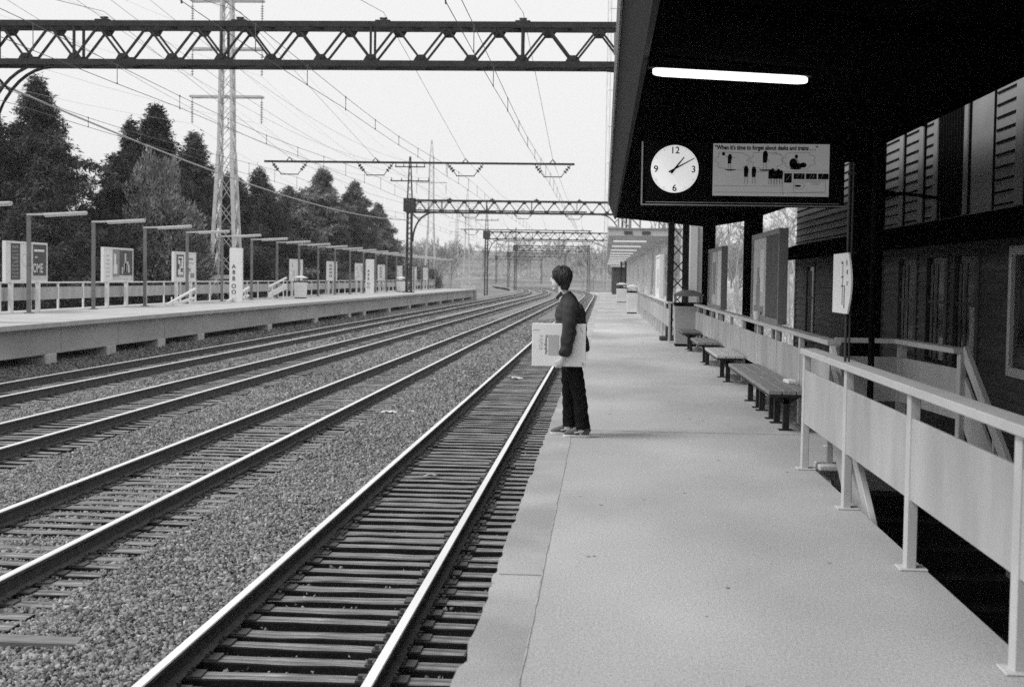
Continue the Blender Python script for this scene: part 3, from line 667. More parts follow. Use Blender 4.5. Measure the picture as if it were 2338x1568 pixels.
MB().box(2.75, 2.98, 46, 52, -.2, 3.4).build('white_end', M_CAN2, sh, world=True); MB().box(2.981, 3.32, 46.1, 52, -.2, 3.35).build('side_wall', mat('shelter_grey', .38, .7, .1, 3), sh, world=True)
pw = thing('wind_shelter', 'dark open doorway shelter at the end of the near platform', 'shelter', (1.6, 150, 0))
MB().box(.9, 2.6, 152, 158, 0, 2.9).build('wall', mat('shelter_dark', .07, .8, .2, 2), pw, world=True); MB().box(.7, 2.8, 151.6, 158.4, 2.905, 3.1).build('roof', M_CAN2, pw, world=True)

# ------------------------------------------------------------------ far platform
PZ = .157
fp = thing('far_platform', None, None, (-15.5, 35, 0)); fp['kind'] = 'structure'
yl = list(np.arange(20, 173, .5)); fe = lambda y: -15.5+mnoise.noise((y*.6, 9, 0))*.03
b = MB(); slab(b, lambda y: -21.2, fe, yl, PZ-.13, PZ); b.build('deck', M_FARDECK, fp, world=True)
b = MB(); b.box(-15.86, -15.8, 20, 172, -.715, PZ-.132); b.box(-15.88, -15.72, 20, 172, -.745, -.715)
y = 21.
while y < 172: b.box(-15.8, -15.785, y-.02, y+.02, -.71, PZ-.135); y += 4.9
b.build('girder', M_GIRDER, fp, world=True)
MB().box(-21, -17.2, 20, 172, -1.55, PZ-.135).build('understructure', M_SHADEDIRT, fp, world=True)
for k, y in enumerate([30.2, 39.6, 44.6, 49.8, 54.8, 66.3, 77.2, 87.5, 93, 104]+[115+11.*j for j in range(6)]):
    q_ = MB(); q_.box(-16.5, -15.7, y-.42, y+.42, -1.6, -.746); q_.build('pier', M_CONC, fp, world=True, bevel=.02)
MB().box(-17.4, -15.45, 172.2, 173.2, -1.6, .6).build('end_block', M_CONC, fp, world=True)
def z_fence(label, y0, y1): return fence(label, [(-20.55, y0), (-20.55, y1)], 2.6, z=PZ, mats=(M_WHITE, M_PANEL, M_WHITE), inner=-1)
z_fence('long white fence with grey panel along the back of the far platform', 24, 172)
# lamp posts
L0 = thing('lamp_post', None, 'lamp post', (-19.6, 41.3, PZ), 'lamp posts along the far platform')
b = MB(); b.box(-.06, .06, -.06, .06, 0, 3.34); b.box(-.14, .14, -.14, .14, 0, .03); b.build('pole', M_LAMPPOLE, L0)
b = MB(); b.bar((-.06, 0, 3.36), (1.05, 0, 3.4), .09, .07); b.build('arm', M_LAMPARM, L0)
b = MB(); b.bar((.55, 0, 3.36), (2.02, 0, 3.45), .2, .1); b.build('housing', M_LAMPARM, L0, bevel=.02)
b = MB(); b.bar((.58, 0, 3.3), (2.0, 0, 3.388), .12, .03); b.build('diffuser', M_WHITE, L0)
ch = kids(L0)
for k in range(21):
    o = L0 if k == 0 else copy_tree(L0, None, ch)
    o.location.y = 41.3+6.16*k
    o['label'] = ('lamp post cut off by the left edge, only its pale arm showing' if k == 0 else 'square lamp post with tube arm on the far platform, %s from the left edge' % (['', 'first', 'second', 'third', 'fourth', 'fifth', 'sixth', 'seventh', 'eighth', 'ninth', 'tenth', 'eleventh', 'twelfth', 'thirteenth', 'fourteenth', 'fifteenth', 'sixteenth', 'seventeenth', 'eighteenth', 'nineteenth', 'twentieth'][k]))
# tall white pylons
for y, lb in ((71.5, 'tall white pylon sign with black stacked letters beside the pale lattice tower'), (113, 'smaller looking tall white pylon sign farther down the far platform')):
    t = thing('pylon_sign', lb, 'pylon sign', (-18.7, y, PZ)); MB().box(-.33, .33, -.1, .1, .0, 2.75).build('board', M_WHITE, t, bevel=.01)
    b = MB()
    for ch_, z in (('A', 1.72), ('8', 1.42), ('B', 1.1), ('O', .72), ('O', .42)): b.text(ch_, .3, (-.1, -.104, z), xd, zd, .006, 'CENTER')
    b.build('lettering', M_INK, t)
for y, lb in ((60.5, 'white sloping stair rail left of the pale lattice tower on the far platform'), (70.5, 'white sloping stair rail in front of the tall pylon sign'), (79.5, 'white sloping stair rail rising right of the tall pylon sign')):
    t = thing('stair_rail', lb, 'stair rail', (-18.9, y, PZ)); up_ = y > 79
    b = MB(); b.bar((0, 0, .05 if not up_ else .75), (0, 4.4, .72 if not up_ else 1.25), .07, .1); b.build('handrail', M_WHITE, t)
    b = MB(); b.bar((0, 0, .0 if not up_ else .25), (0, 4.4, .3 if not up_ else .75), .05, .3 if up_ else .12); b.build('lower_rail', M_WHITE, t)
    for k in (.8, 3.6): MB().bar((0, k, 0), (0, k, .3+.12*k+(.5 if up_ else 0)), .05).build('post', M_WHITE, t)

# ------------------------------------------------------------------ catenary gantries
ZB, ZT = 7.3, 8.42
def lattice_col(b, x, y, z0, z1, w0, w1, d0, d1, step, leg=.1, lace=.06):
    def cr(t, sx, sy): return Vector((x+sx*(w0+(w1-w0)*t)/2, y+sy*(d0+(d1-d0)*t)/2, z0+(z1-z0)*t))
    for sx in (-1, 1):
        for sy in (-1, 1): b.bar(cr(0, sx, sy), cr(1, sx, sy), leg, leg)
    n = max(1, round((z1-z0)/step))
    for i in range(n):
        t0, t1 = i/n, (i+1)/n
        for sy in (-1, 1): b.bar(cr(t0, -1, sy), cr(t1, 1, sy), .012, lace, (0,1,0)); b.bar(cr(t0, 1, sy), cr(t1, -1, sy), .012, lace, (0,1,0))
        for sx in (-1, 1): b.bar(cr(t0, sx, -1), cr(t1, sx, 1), .012, lace, (1,0,0)); b.bar(cr(t0, sx, 1), cr(t1, sx, -1), .012, lace, (1,0,0))
def gantry(label, y, xl, xr, zbl, zbr):
    t = thing('catenary_gantry', label, 'gantry', ((xl+xr)/2, y, 0), 'lattice gantries spanning the tracks'); D = .36
    b = MB(); b.c = 0
    for sy in (-1, 1):
        yy = y+sy*D
        for z in (ZT, ZB+.08): b.bar((xl-.3, yy, z-.08), (xr+.3, yy, z-.08), .1, .155)
        n = max(4, round((xr-xl-.4)/1.37)); st_ = (xr-xl-.4)/n
        for i in range(n):
            xa = xl+.2+i*st_
            b.bar((xa, yy, ZB+.1), (xa+st_/2, yy, ZT-.15), .05, .085, (0,1,0)); b.bar((xa+st_/2, yy, ZT-.15), (xa+st_, yy, ZB+.1), .05, .085, (0,1,0))
            b.prism([(-.2,.0),(.2,.0),(.1,-.16),(-.1,-.16)], (xa+st_/2, yy-.02, ZT-.15), (1,0,0), (0,0,1), (0,.05,0))
            b.prism([(-.2,.0),(.2,.0),(.1,.16),(-.1,.16)], (xa+st_, yy-.02, ZB+.08), (1,0,0), (0,0,1), (0,.05,0))
            if i % 3 == 1: b.bar((xa+st_, yy, ZB+.1), (xa+st_, yy, ZT-.15), .05, .1)
            b.bar((xa, y-D, ZT-.06), (xa+st_, y+D, ZT-.06), .05, .03); b.bar((xa+st_, y-D, ZB-.03), (xa, y+D, ZB-.03), .05, .03)
    b.build('truss', M_STEEL, t, world=True)
    for x, zb in ((xl, zbl), (xr, zbr)):
        q_ = MB(); lattice_col(q_, x, y, zb, ZT-.05, .42, .34, .42, .34, .45, .15, .105); q_.box(x-.45, x+.45, y-.45, y+.45, zb-.05, zb+.1); q_.build('column', M_STEEL, t, world=True)
    q_ = MB(); lattice_col(q_, xl, y, ZT, 12.2, .42, .1, .42, .1, .6, .07, .04)
    q_.build('mast', M_STEEL, t, world=True)
    for z, hw in ((11.3, 1.35), (10.05, 1.75)):
        q_ = MB(); q_.bar((xl-hw, y, z), (xl+hw, y, z), .09, .1)
        for k in (-1, -.45, .45, 1): q_.tube([(xl+k*hw*.95, y, z+.05), (xl+k*hw*.95, y, z+.3)], [.05, .02], 6)
        q_.build('crossarm', M_STEEL, t, world=True)
    MB().box(xl-.5, xl+.5, y-.5, y+.5, ZB+.03, ZT+.1).build('cabinet', M_STEEL, t, world=True)
    for sx, x in ((1, xl), (-1, xr)):
        q_ = MB()
        for sy in (-.3, .3):
            pts = [(x+sx*(.3+1.75*(1-math.cos(a_))), y+sy, ZB-2.6+2.55*math.sin(a_)) for a_ in np.linspace(0, math.pi/2, 12)]
            q_.tube(pts, .045, 6); q_.bar((x+sx*.25, y+sy, ZB-.1), (x+sx*.85, y+sy, ZB-.72), .06)
        q_.build('brace', M_STEEL, t, world=True)
    for c in TC:
        cc = c+bend(y) if y > 215 else c
        q_ = MB(); q_.box(cc-.2, cc+.2, y-.2, y+.2, ZT, ZT+.07); q_.tube([(cc, y, ZT+.07), (cc, y, ZT+.16)], [.09, .05], 8); q_.box(cc-.1, cc+.1, y-.05, y+.05, ZT+.12, ZT+.16); q_.build('insulator', M_STEEL, t, world=True)
    return t
G1 = gantry('nearest dark lattice gantry spanning all the tracks across the top of the view', 38.5, -17.4, 1.98, PZ, 0)
MB().box(.15, .45, 37.85, 38.1, 7.55, 8.1).build('equipment_box', M_FRAMEG, G1, world=True)
gantry('second lattice gantry, standing beyond the spruces with a tall masted column', 126, -17.35, 1.7, PZ, 0)
gantry('third lattice gantry at the far end of the platforms', 211, -17.5, 1.4, -1.6, -1.6)
gantry('fourth lattice gantry, narrower, seen where the tracks begin to curve', 300, -18.7, -3.3, -1.6, -1.6)
gantry('fifth lattice gantry, faint in the haze before the woods', 385, -25.9, -10.5, -1.6, -1.6)
gantry('sixth lattice gantry, faintest one on the curve', 455, -34.5, -20, -1.6, -1.6)
def xbeam(label, y):
    dx = bend(y)
    t = thing('suspension_beam', label, 'suspension beam', (-8.1+dx, y, 6.53), 'insulated beams hung between the gantries')
    MB().bar((-14.9+dx, y, 6.53), (-1.35+dx, y, 6.53), .07, .09).build('beam', M_STEEL, t, world=True)
    for c in TC:
        c += dx; q_ = MB()
        for s_ in (-1, 1):
            p, e = Vector((c+s_*.78, y, 6.5)), Vector((c+s_*.36, y, 5.98)); q_.tube([p, e], .018, 5)
            for k in (.22, .4, .58): m_ = p.lerp(e, k); d_ = (e-p).normalized(); q_.tube([m_-d_*.03, m_+d_*.03], .075, 8)
        q_.bar((c-.4, y, 5.98), (c+.4, y, 5.98), .04, .04); q_.tube([(c-.12, y, 6.58), (c, y, 6.72), (c+.12, y, 6.58)], .025, 5)
        q_.build('insulator_hanger', M_STEEL, t, world=True)
for y, lb in ((61.6, 'slender beam with four hanging insulators between the first two gantries'), (105.5, 'beam with insulators just in front of the second gantry'), (147, 'hanging insulator beam beyond the second gantry'), (190, 'hanging insulator beam before the third gantry'), (236, 'distant hanging insulator beam past the third gantry')): xbeam(lb, y)
# overhead lines
sup = [(-49, 8.72), (-29, 6.66), (-5, 6.4), (18.0, 6.66), (38.5, 8.72), (61.6, 6.7), (83, 6.4), (105.5, 6.7), (126, 8.72), (147, 6.7), (168, 6.4), (190, 6.7), (211, 8.72), (236, 6.7), (260, 6.4), (278, 6.7), (300, 8.7), (340, 6.8), (385, 8.7), (455, 8.7)]
for i, c in enumerate(TC):
    t = thing('overhead_line', 'catenary wires above the %s' % ['track beside the near platform', 'second track from the near platform', 'third track from the near platform', 'track along the far platform'][i], 'overhead wires', (c, 0, 5.5), 'overhead catenary wires')
    MB().tube([(c+bend(y), y, z) for y, z in sup], .0075, 4).build('messenger_wire', M_WIRE, t, world=True)
    yy = np.arange(-10, 460, 4.3); za = lambda y: 5.82+.13*math.cos((y-61.6)/43.2*2*math.pi)
    MB().tube([(c+bend(y), y, za(y)) for y in yy], .007, 4).build('auxiliary_wire', M_WIRE, t, world=True)
    MB().tube([(c+bend(y), y, 5.46+.02*math.sin(y)) for y in yy], .007, 4).build('contact_wire', M_WIRE, t, world=True)
    for y in yy[2:42]:
        q_ = MB(); q_.tube([(c+bend(y), y, 5.45), (c+bend(y), y, za(y))], .008, 4); q_.box(c-.012+bend(y), c+.012+bend(y), y-.015, y+.015, za(y)-.02, za(y)+.02); q_.box(c-.012+bend(y), c+.012+bend(y), y-.015, y+.015, 5.445, 5.48); q_.build('dropper', M_WIRE, t, world=True)
def cable(label, pts, r, m, name='power_cable', cat='cable', group=None, n=14):
    out = []
    for (a0, b0) in zip(pts[:-1], pts[1:]):
        A, B = Vector(a0[:3]), Vector(b0[:3]); sag = b0[3] if len(b0) > 3 else 0
        for k in range(n): s_ = k/n; p = A.lerp(B, s_); p.z -= sag*4*s_*(1-s_); out.append(p)
    out.append(Vector(pts[-1][:3]))
    b = MB(); b.tube(out, r, 5); o = b.build(name, m, off=tuple(out[0])); return tag(o, label, cat, group)
cable('thick pale cable sagging across the spruces to the second gantry column', [(-17.1, -40, 7.6), (-17.1, 38.5, 6.9, 1.2), (-17.4, 126, 6.6, .95)], .032, M_CABLE)
for k, (dx, z) in enumerate(((-1.3, 11.6), (1.3, 11.6), (-1.65, 10.35), (1.65, 10.35))):
    cable('thin signal wire strung along the far side masts', [(-17.0+dx, -49, z), (-17.0+dx, 38.5, z, 1.6), (-17.35+dx, 126, z, 1.6), (-17.5+dx, 211, z, 1.6), (-18.7+dx, 300, z, 1.6)], .007, M_WIRE, 'signal_wire', 'wire', 'thin wires along the masts')
cable('single wire running high above the near platform track', [(.2, 5, 9.6), (.4, 38.5, 8.9, .2)], .009, M_WIRE, 'guy_wire', 'wire')

# ------------------------------------------------------------------ transmission towers
def tower(label, x, y, h, arms, bw=2.05, s=1.):
    t = thing('lattice_tower', label, 'lattice tower', (x, y, -1.5), 'pale transmission towers')
    b = MB()
    zk = 1.62+8.6*s; bw *= s; lattice_col(b, x, y, -1.5, zk, bw, .95*s, bw, .95*s, 1.75*s, .2, .13); lattice_col(b, x, y, zk, h, .95*s, .66*s, .95*s, .66*s, 1.05*s, .14, .09); lattice_col(b, x, y, h, h+3.4, .62, .12, .62, .12, 1., .08, .05)
    b.bar((x-bw*.43, y-bw*.43, 1.4), (x+bw*.43, y-bw*.43, 1.4), .25, .25)
    b.build('lattice_mast', M_GALV, t, world=True)
    for z in arms:
        q_ = MB(); w5 = 2.55*s; q_.bar((x-w5, y-.3, z), (x+w5, y-.3, z), .1, .12); q_.bar((x-w5, y+.3, z), (x+w5, y+.3, z), .1, .12)
        for s_ in (-1, 1): q_.bar((x+s_*w5, y-.35, z), (x+s_*w5, y+.35, z), .1, .1); q_.bar((x, y-.3, z), (x+s_*w5*.98, y+.3, z), .06, .06)
        q_.build('crossarm', M_GALV, t, world=True)
        for s_ in (-1, 1):
            q_ = MB(); w5 = 2.5*s; q_.tube([(x+s_*w5, y, z), (x+s_*w5, y, z-1.9*s)], .02, 5)
            for k in range(9): q_.tube([(x+s_*w5, y, z-(.35+k*.17)*s), (x+s_*w5, y, z-(.41+k*.17)*s)], [.05, .1], 7)
            q_.build('insulator_string', M_FRAMEG, t, world=True)
AR = (14.1, 17.45, 20.85)
tw = [(-26.7, 100, 'tall pale lattice transmission tower in front of the spruces on the left'), (-29.4, 240, 'second pale transmission tower, right behind the second gantry column'), (-36, 372, 'third, hazy transmission tower between second and third gantries'), (-52, 500, 'faintest transmission tower above the distant woods')]
AN = [1.62+(a_-1.62)*.84 for a_ in AR]; tower(tw[0][2], -22.6, 84, 1.62+19.6*.84, AN, s=.84)
for x, y, lb in tw[1:]: tower(lb, x, y, 21.2, AR)
for s_ in (-2.5, 2.5):
    for z, zn in zip(AR, AN): cable('thin transmission line strung between the pale towers', [(-21+s_*.84, -45, zn-1.6), (-22.6+s_*.84, 84, zn-1.6, 2.2), (-29.4+s_, 240, z-1.9, 2.4), (-36+s_, 372, z-1.9, 2.4), (-52+s_, 500, z-1.9, 2)], .006, M_GALV, 'transmission_line', 'wire', 'lines between the pale towers')
mt = thing('lattice_mast', 'faint slim ladder-like mast rising beside the canopy edge', 'mast', (.15, 178, -1.5), )
b = MB(); lattice_col(b, .15, 178, -1.5, 40, .42, .42, .42, .42, 3.0, .08, .03)
for z in (12, 16, 20.5, 25, 30, 35): b.bar((.15, 178, z), (2.4, 178, z), .08)
b.build('mast', M_GALV, mt, world=True)

# ------------------------------------------------------------------ trees
def tris(C, U, Wd, ln, wd):
    """elongated leaf triangles: centres, directions, side vectors, lengths, widths"""
    n = len(C); V = np.empty((n, 3, 3)); V[:,0] = C-Wd*wd[:,None]*.5; V[:,1] = C+Wd*wd[:,None]*.5; V[:,2] = C+U*ln[:,None]
    return V.reshape(-1, 3), np.arange(n*3).reshape(-1, 3)
def unit(a): return a/np.maximum(1e-6, np.linalg.norm(a, axis=1))[:,None]
def conifer(label, x, y, top, r, name='spruce_tree', z0=-1.5, dens=1., mt_=M_NEEDLE, low=.06, ragged=.3, leaf=1., group='conifers behind the far platform'):
    t = thing(name, label, 'tree', (x, y, z0), group); r *= 1.4
    if x+r > -21.7:                               # keep the whole crown behind the fence
        k_ = 21.7/abs(x+r); x, y, r, top = x*k_, y*k_, r*k_, H+(top-H)*k_; t.location = (x, y, z0)
    h = top-z0; tone0 = rng.uniform(.75, 1.55)
    MB().tube([(0,0,0), (.1, 0, h*.5), (0, .05, h*.97)], [.24*h/13, .15*h/13, .02], 7).build('trunk', M_BARK, t)
    CC, UU, TT = [], [], []; nb = int(150*dens*(h/12))
    for i in range(nb):
        s = low+(1-low)*(i/nb)**1.05; az = i*2.39996+rng.uniform(-.5, .5); ln = r*(1-s)**.92*(rng.uniform(1-ragged*1.5, 1.18))+.15
        ln *= 1+.55*mnoise.noise((math.cos(az)*1.4+x, math.sin(az)*1.4+y, s*5))
        if rng.random() < .07: ln *= 1.3
        k = max(4, int(ln*26*dens)); u = rng.uniform(.08, 1, k)**.7
        rad = u*ln; dz = -.26*rad*(1-.5*s)+.14*(rad/max(ln,.1))**2*ln*.5+rng.normal(0, .12, k)
        sp = rng.normal(0, .07+.1*rad[:,None], (k, 2))
        c = np.stack([np.cos(az)*rad+sp[:,0], np.sin(az)*rad+sp[:,1], s*h+dz], -1); CC.append(c)
        UU.append(np.stack([np.cos(az)*np.ones(k), np.sin(az)*np.ones(k), -.35*np.ones(k)], -1)+rng.normal(0, .55, (k, 3)))
        TT.append(np.full(k, rng.uniform(.5, 1.7)*tone0)*rng.uniform(.8, 1.2, k))
    C = np.concatenate(CC); C = np.repeat(C, 7, 0)+rng.normal(0, .11, (len(C)*7, 3)); U = unit(np.repeat(np.concatenate(UU), 7, 0)+rng.normal(0, .5, C.shape)); Wd = unit(np.cross(U, rng.normal(size=C.shape)))
    n = len(C); V, Fc = tris(C, U, Wd, rng.uniform(.14, .36, n)*leaf, rng.uniform(.04, .11, n)*leaf)
    npmesh('crown', V, Fc, mt_, t, tone=np.repeat(np.repeat(np.concatenate(TT), 7), 3))
    return t
conifer('tallest dark spruce at the far left behind the first lamp posts', -30.5, 75, 11.9, 4.0, dens=1.4, ragged=.42)
conifer('dark spruce at the left edge, lower than the tall one beside it', -33.2, 76, 8.4, 3.2, dens=1.2)
conifer('dark spruce just right of the tallest one, its tip below the gantry arch', -27.6, 79, 8.2, 2.9, dens=1.2)
conifer('low dark spruce filling the gap above the second poster board', -29.4, 84, 6.0, 3.0, dens=1.2)
conifer('pointed dark spruce rising behind the pale bushy tree', -27.6, 86, 11.8, 3.7, dens=1.4, ragged=.4)
conifer('narrow dark spruce left of the pointed one behind the pale tree', -29.5, 87, 11.0, 2.3, dens=1.2, ragged=.4)
conifer('broad dark spruce left of the lattice tower', -26.9, 92, 10.7, 3.8, dens=1.35, ragged=.4)
conifer('dark spruce directly behind the lattice tower', -27.2, 104, 8.6, 3.6, dens=1.1)
conifer('spruce with two fine tips right of the lattice tower', -27.5, 112, 10.0, 3.2, dens=1.1)
MIX = mat('haze_lightened_needles', .1, .9, .45, .6, attr='tone')  # lighter needles: haze at this distance is painted into the colour
conifer('mid grey conifer in the clump right of the tower, leftmost', -28.0, 125, 9.3, 4.2, dens=1.1, mt_=MIX, leaf=1.25)
conifer('round-topped mid grey conifer, highest of the clump right of the tower', -26.0, 130, 11.3, 4.6, dens=1.25, mt_=MIX, ragged=.35, leaf=1.25)
conifer('pointed conifer on the right side of the mid grey clump', -23.9, 135, 10.5, 3.6, dens=1.1, mt_=MIX, leaf=1.25)
conifer('low conifer ending the mid grey clump beside the gantry column', -22.6, 144, 7.4, 3.6, dens=1., mt_=MIX, leaf=1.3)
conifer('small conifer in front of the mid grey clump above the fence', -25.0, 117, 6.2, 3.6, dens=1., mt_=MIX, leaf=1.2)
for fx_, fy, ft, fr_, fl_ in ((-28.6, 71, 7.4, 2.6, 'spruce with a blunt top between the tallest spruce and the pale tree'), (-32.0, 73, 9.7, 2.6, 'spruce close beside the tallest one on its left'), (-25.2, 95, 8.2, 2.8, 'spruce right of the pale tree, its top beside the lattice tower'),
        (-28.6, 99, 9.2, 3.0, 'spruce half hidden behind the lattice tower on its left'), (-25.6, 106, 7.6, 3.0, 'low spruce in front of the two-tipped one'), (-25.4, 118, 8.4, 3.2, 'spruce joining the two-tipped one to the mid grey clump'), (-23.4, 128, 9.0, 3.2, 'spruce in the middle of the mid grey clump, in front'), (-28.8, 121, 9.0, 3.4, 'spruce at the back between the two-tipped one and the mid grey clump'), (-29.2, 109, 9.3, 2.8, 'spruce at the back just right of the lattice tower'), (-22.2, 139, 8.6, 3.0, 'spruce at the right shoulder of the mid grey clump')):
    conifer(fl_, fx_, fy, ft, fr_, dens=1.15, mt_=M_NEEDLE if fy < 110 else MIX, leaf=1. if fy < 110 else 1.2)
def bushy(label, x, y, z0, h, r, mt_, lobes, n, name='bushy_tree', leaf=.3, group=None):
    t = thing(name, label, 'tree' if h > 3.5 else 'bush', (x, y, z0), group)
    MB().tube([(0,0,0), (.1,.05,h*.5), (0,0,h*.8)], [.2, .12, .03], 7).build('trunk', M_BARK, t)
    CC, TT = [], []
    for (lx, ly, lz, lr, lh) in lobes:
        k = n//len(lobes); d = unit(rng.normal(size=(k, 3))); rad = rng.uniform(.45, 1.02, k)**.5
        bumps = np.array([mnoise.noise((a*2.3+lx, b*2.3, c*2.3+lz)) for a, b, c in d])*.35
        c = d*(rad*(1+bumps))[:,None]*np.array([lr, lr, lh]); CC.append(c+np.array([lx, ly, lz])); TT.append(np.clip(1+bumps*1.6+rng.normal(0, .15, k), .4, 1.8))
    C = np.concatenate(CC); n = len(C); U = unit(C-np.array([0,0,h*.3])+rng.normal(0, 2.2, C.shape)+np.array([0,0,1.2])); Wd = unit(np.cross(U, rng.normal(size=C.shape)))
    V, Fc = tris(C, U, Wd, rng.uniform(.7, 1.5, n)*leaf, rng.uniform(.3, .6, n)*leaf); npmesh('crown', V, Fc, mt_, t, tone=np.repeat(np.concatenate(TT), 3)); return t
bushy('pale grey feathery tree standing in front of the dark spruces', -25.4, 79, -1.5, 9.6, 3, M_PALENEEDLE, [(0,0,7.2,1.5,2.5),(.2,0,5.4,2.2,2.3),(-1.2,0,4.6,1.5,2.2),(1.7,0,4.4,1.4,2.4),(0,0,3.2,2.5,1.8),(2.1,.2,3.2,1.2,2.0),(-1.5,.2,3.0,1.4,1.6)], 30000, leaf=.24)
for x, y, h, lb in ((-31, 70, 3.2, 'dark bush under the tallest spruce behind the first poster board'), (-27.5, 74, 3.0, 'dark bush behind the second poster board'), (-25.2, 88, 3.2, 'dark bush behind the third poster board'), (-24.5, 108, 3., 'dark bush right of the pylon sign'), (-23.8, 122, 3., 'dark bush before the mid grey clump'), (-22.6, 140, 3.2, 'dark bush left of the gantry column behind the fence'), (-22.8, 158, 3.4, 'rounded dark bush right of the gantry column'), (-25, 190, 4.5, 'shrub at the far end of the far platform')):
    x = min(x, -25.4); bushy(lb, x, y, -1.5, h, 2, M_NEEDLE if y < 130 else MIX, [(0,0,h*.55,2.4,h*.5),(1.6,1.5,h*.5,1.9,h*.45),(-1.8,-.5,h*.45,1.9,h*.45)], 7000, name='dark_bush', leaf=.3, group='bushes behind the far platform fence')
# bare trees
def bare_segments(h, seed, levels=5, spread=.55):
    rr = random.Random(seed); segs = []
    def grow(p, d, ln, r, lv):
        q_ = p+d*ln; segs.append((p, q_, r, r*.62))
        if lv == 0: return
        for k in range(rr.choice((2, 3, 3)) if lv > 1 else 3):
            dd = (d+Vector((rr.gauss(0, spread), rr.gauss(0, spread), rr.gauss(.12, spread*.6)))).normalized(); s = rr.uniform(.35, 1) if k else 1.
            grow(p.lerp(q_, s), dd, ln*rr.uniform(.58, .82), r*.6*(.8 if k else 1), lv-1)
    grow(Vector((0,0,0)), Vector((rr.gauss(0,.05), rr.gauss(0,.05), 1)).normalized(), h*.3, h*.013, levels); return segs
def seg_mesh(segs):
    P = np.array([s[0] for s in segs]); Q = np.array([s[1] for s in segs]); r0 = np.array([s[2] for s in segs]); r1 = np.array([s[3] for s in segs])
    D = unit(Q-P); A = unit(np.cross(D, np.where(np.abs(D[:,2:3]) > .9, [[0,1.,0]], [[0,0,1.]]))); B = np.cross(A, D); V = []
    for k in range(3):
        t = 2*math.pi*k/3; o = A*math.cos(t)+B*math.sin(t); V.append(P+o*r0[:,None]); V.append(Q+o*r1[:,None])
    V = np.stack(V, 1).reshape(-1, 3); n = len(segs); base = np.arange(n)[:,None,None]*6; f = np.array([(0,2,3,1),(2,4,5,3),(4,0,1,5)])
    return V, (base+f[None]).reshape(-1, 4)
def bare_tree(label, x, y, z0, h, seed, rmin=.012):
    t = thing('bare_tree', label, 'tree', (x, y, z0), 'bare trees behind the near platform'); s = bare_segments(h, seed, 6)
    s = [(a, b_, max(r, rmin), max(r1, rmin*.7)) for a, b_, r, r1 in s]
    V, Fc = seg_mesh(s[:1]); npmesh('trunk', V, Fc, M_TWIG, t); V, Fc = seg_mesh(s[1:]); npmesh('crown', V, Fc, M_TWIG, t)
side = ['between the poster case and the building', 'right of the second poster case', 'behind the second poster case', 'above the litter bin', 'behind the wind shelter']
k = 0
for x, y, h in ((8.5, 62, 9), (9.8, 76, 10), (7.2, 72, 8), (11.5, 88, 11), (8.6, 92, 9), (13.2, 70, 10), (10.4, 112, 11), (7.0, 108, 9), (14, 104, 11), (6.0, 86, 8)):
    xa = round(proj((x, y, 3))[0])
    bare_tree('bare twiggy tree on the pale bank, %s counting from the building corner leftwards' % ORD[k], x, y, -.2+min(1, max(0, (x-6.5)/20))*4.2-1.2, h, 40+k); k += 1
fw = []
rr = random.Random(5)
for i in range(820):
    y = rr.uniform(330, 640); x = rr.uniform(-150, 60)*(y/450)
    if -30 < x-bend(y)*1.0 < 6 and y < 470: continue
    if i % 3 == 0: x = rr.uniform(-60, -28)-rr.random()*30; y = rr.uniform(200, 330)
    if i % 9 == 0: x = rr.uniform(5, 40); y = rr.uniform(150, 320)
    zz = -1.5+max(0, (y-420)/500)**1.1*26+min(1, max(0, (-x-60)/300))*14*min(1, max(0, (y-100)/200)); h = rr.uniform(9, 16)
    for a_, b_, r, r1 in bare_segments(h, i, 4, .5): o = Vector((x, y, zz)); fw.append((a_+o, b_+o, max(r, .06), max(r1, .05)))
V, Fc = seg_mesh(fw); tag(npmesh('distant_woods', V, Fc, mat('far_grey_twigs', .24, .95, .25, .05)), 'hazy mass of bare woods closing the view down the tracks', 'woods', kind='stuff')
# undergrowth on the bank and by the far curve
n = 60000; x = np.concatenate([rng.uniform(5.6, 26, n//2), rng.uniform(-110, 45, n-n//2)]); y = np.concatenate([rng.uniform(44, 150, n//2), rng.uniform(230, 520, n-n//2)])
ok = (x > 5) | (x < -31-(y-230)*.09) | (y > 480); x, y = x[ok], y[ok]; n = len(x)
rb = np.clip((x-6.5)/20, 0, 1)*np.clip((y-40)/12, 0, 1); z = -1.6+rb*4.2+np.clip((y-420)/500, 0, 1)**1.1*26
sc = np.where(y < 160, 1., 3.); C = np.stack([x, y, z+rng.uniform(0, .5, n)*sc], -1); U = unit(rng.normal(0, .7, (n, 3))+np.array([0,0,1.])); Wd = unit(np.cross(U, rng.normal(size=C.shape)))
V, Fc = tris(C, U, Wd, rng.uniform(.3, 1.1, n)*sc, rng.uniform(.02, .06, n)*sc)
tag(npmesh('undergrowth', V, Fc, mat('dry_brush', .45, .95, .3, .4, attr='tone'), tone=np.repeat(rng.uniform(.5, 1.5, n), 3)), 'pale dry brush covering the bank and the far trackside', 'undergrowth', kind='stuff')

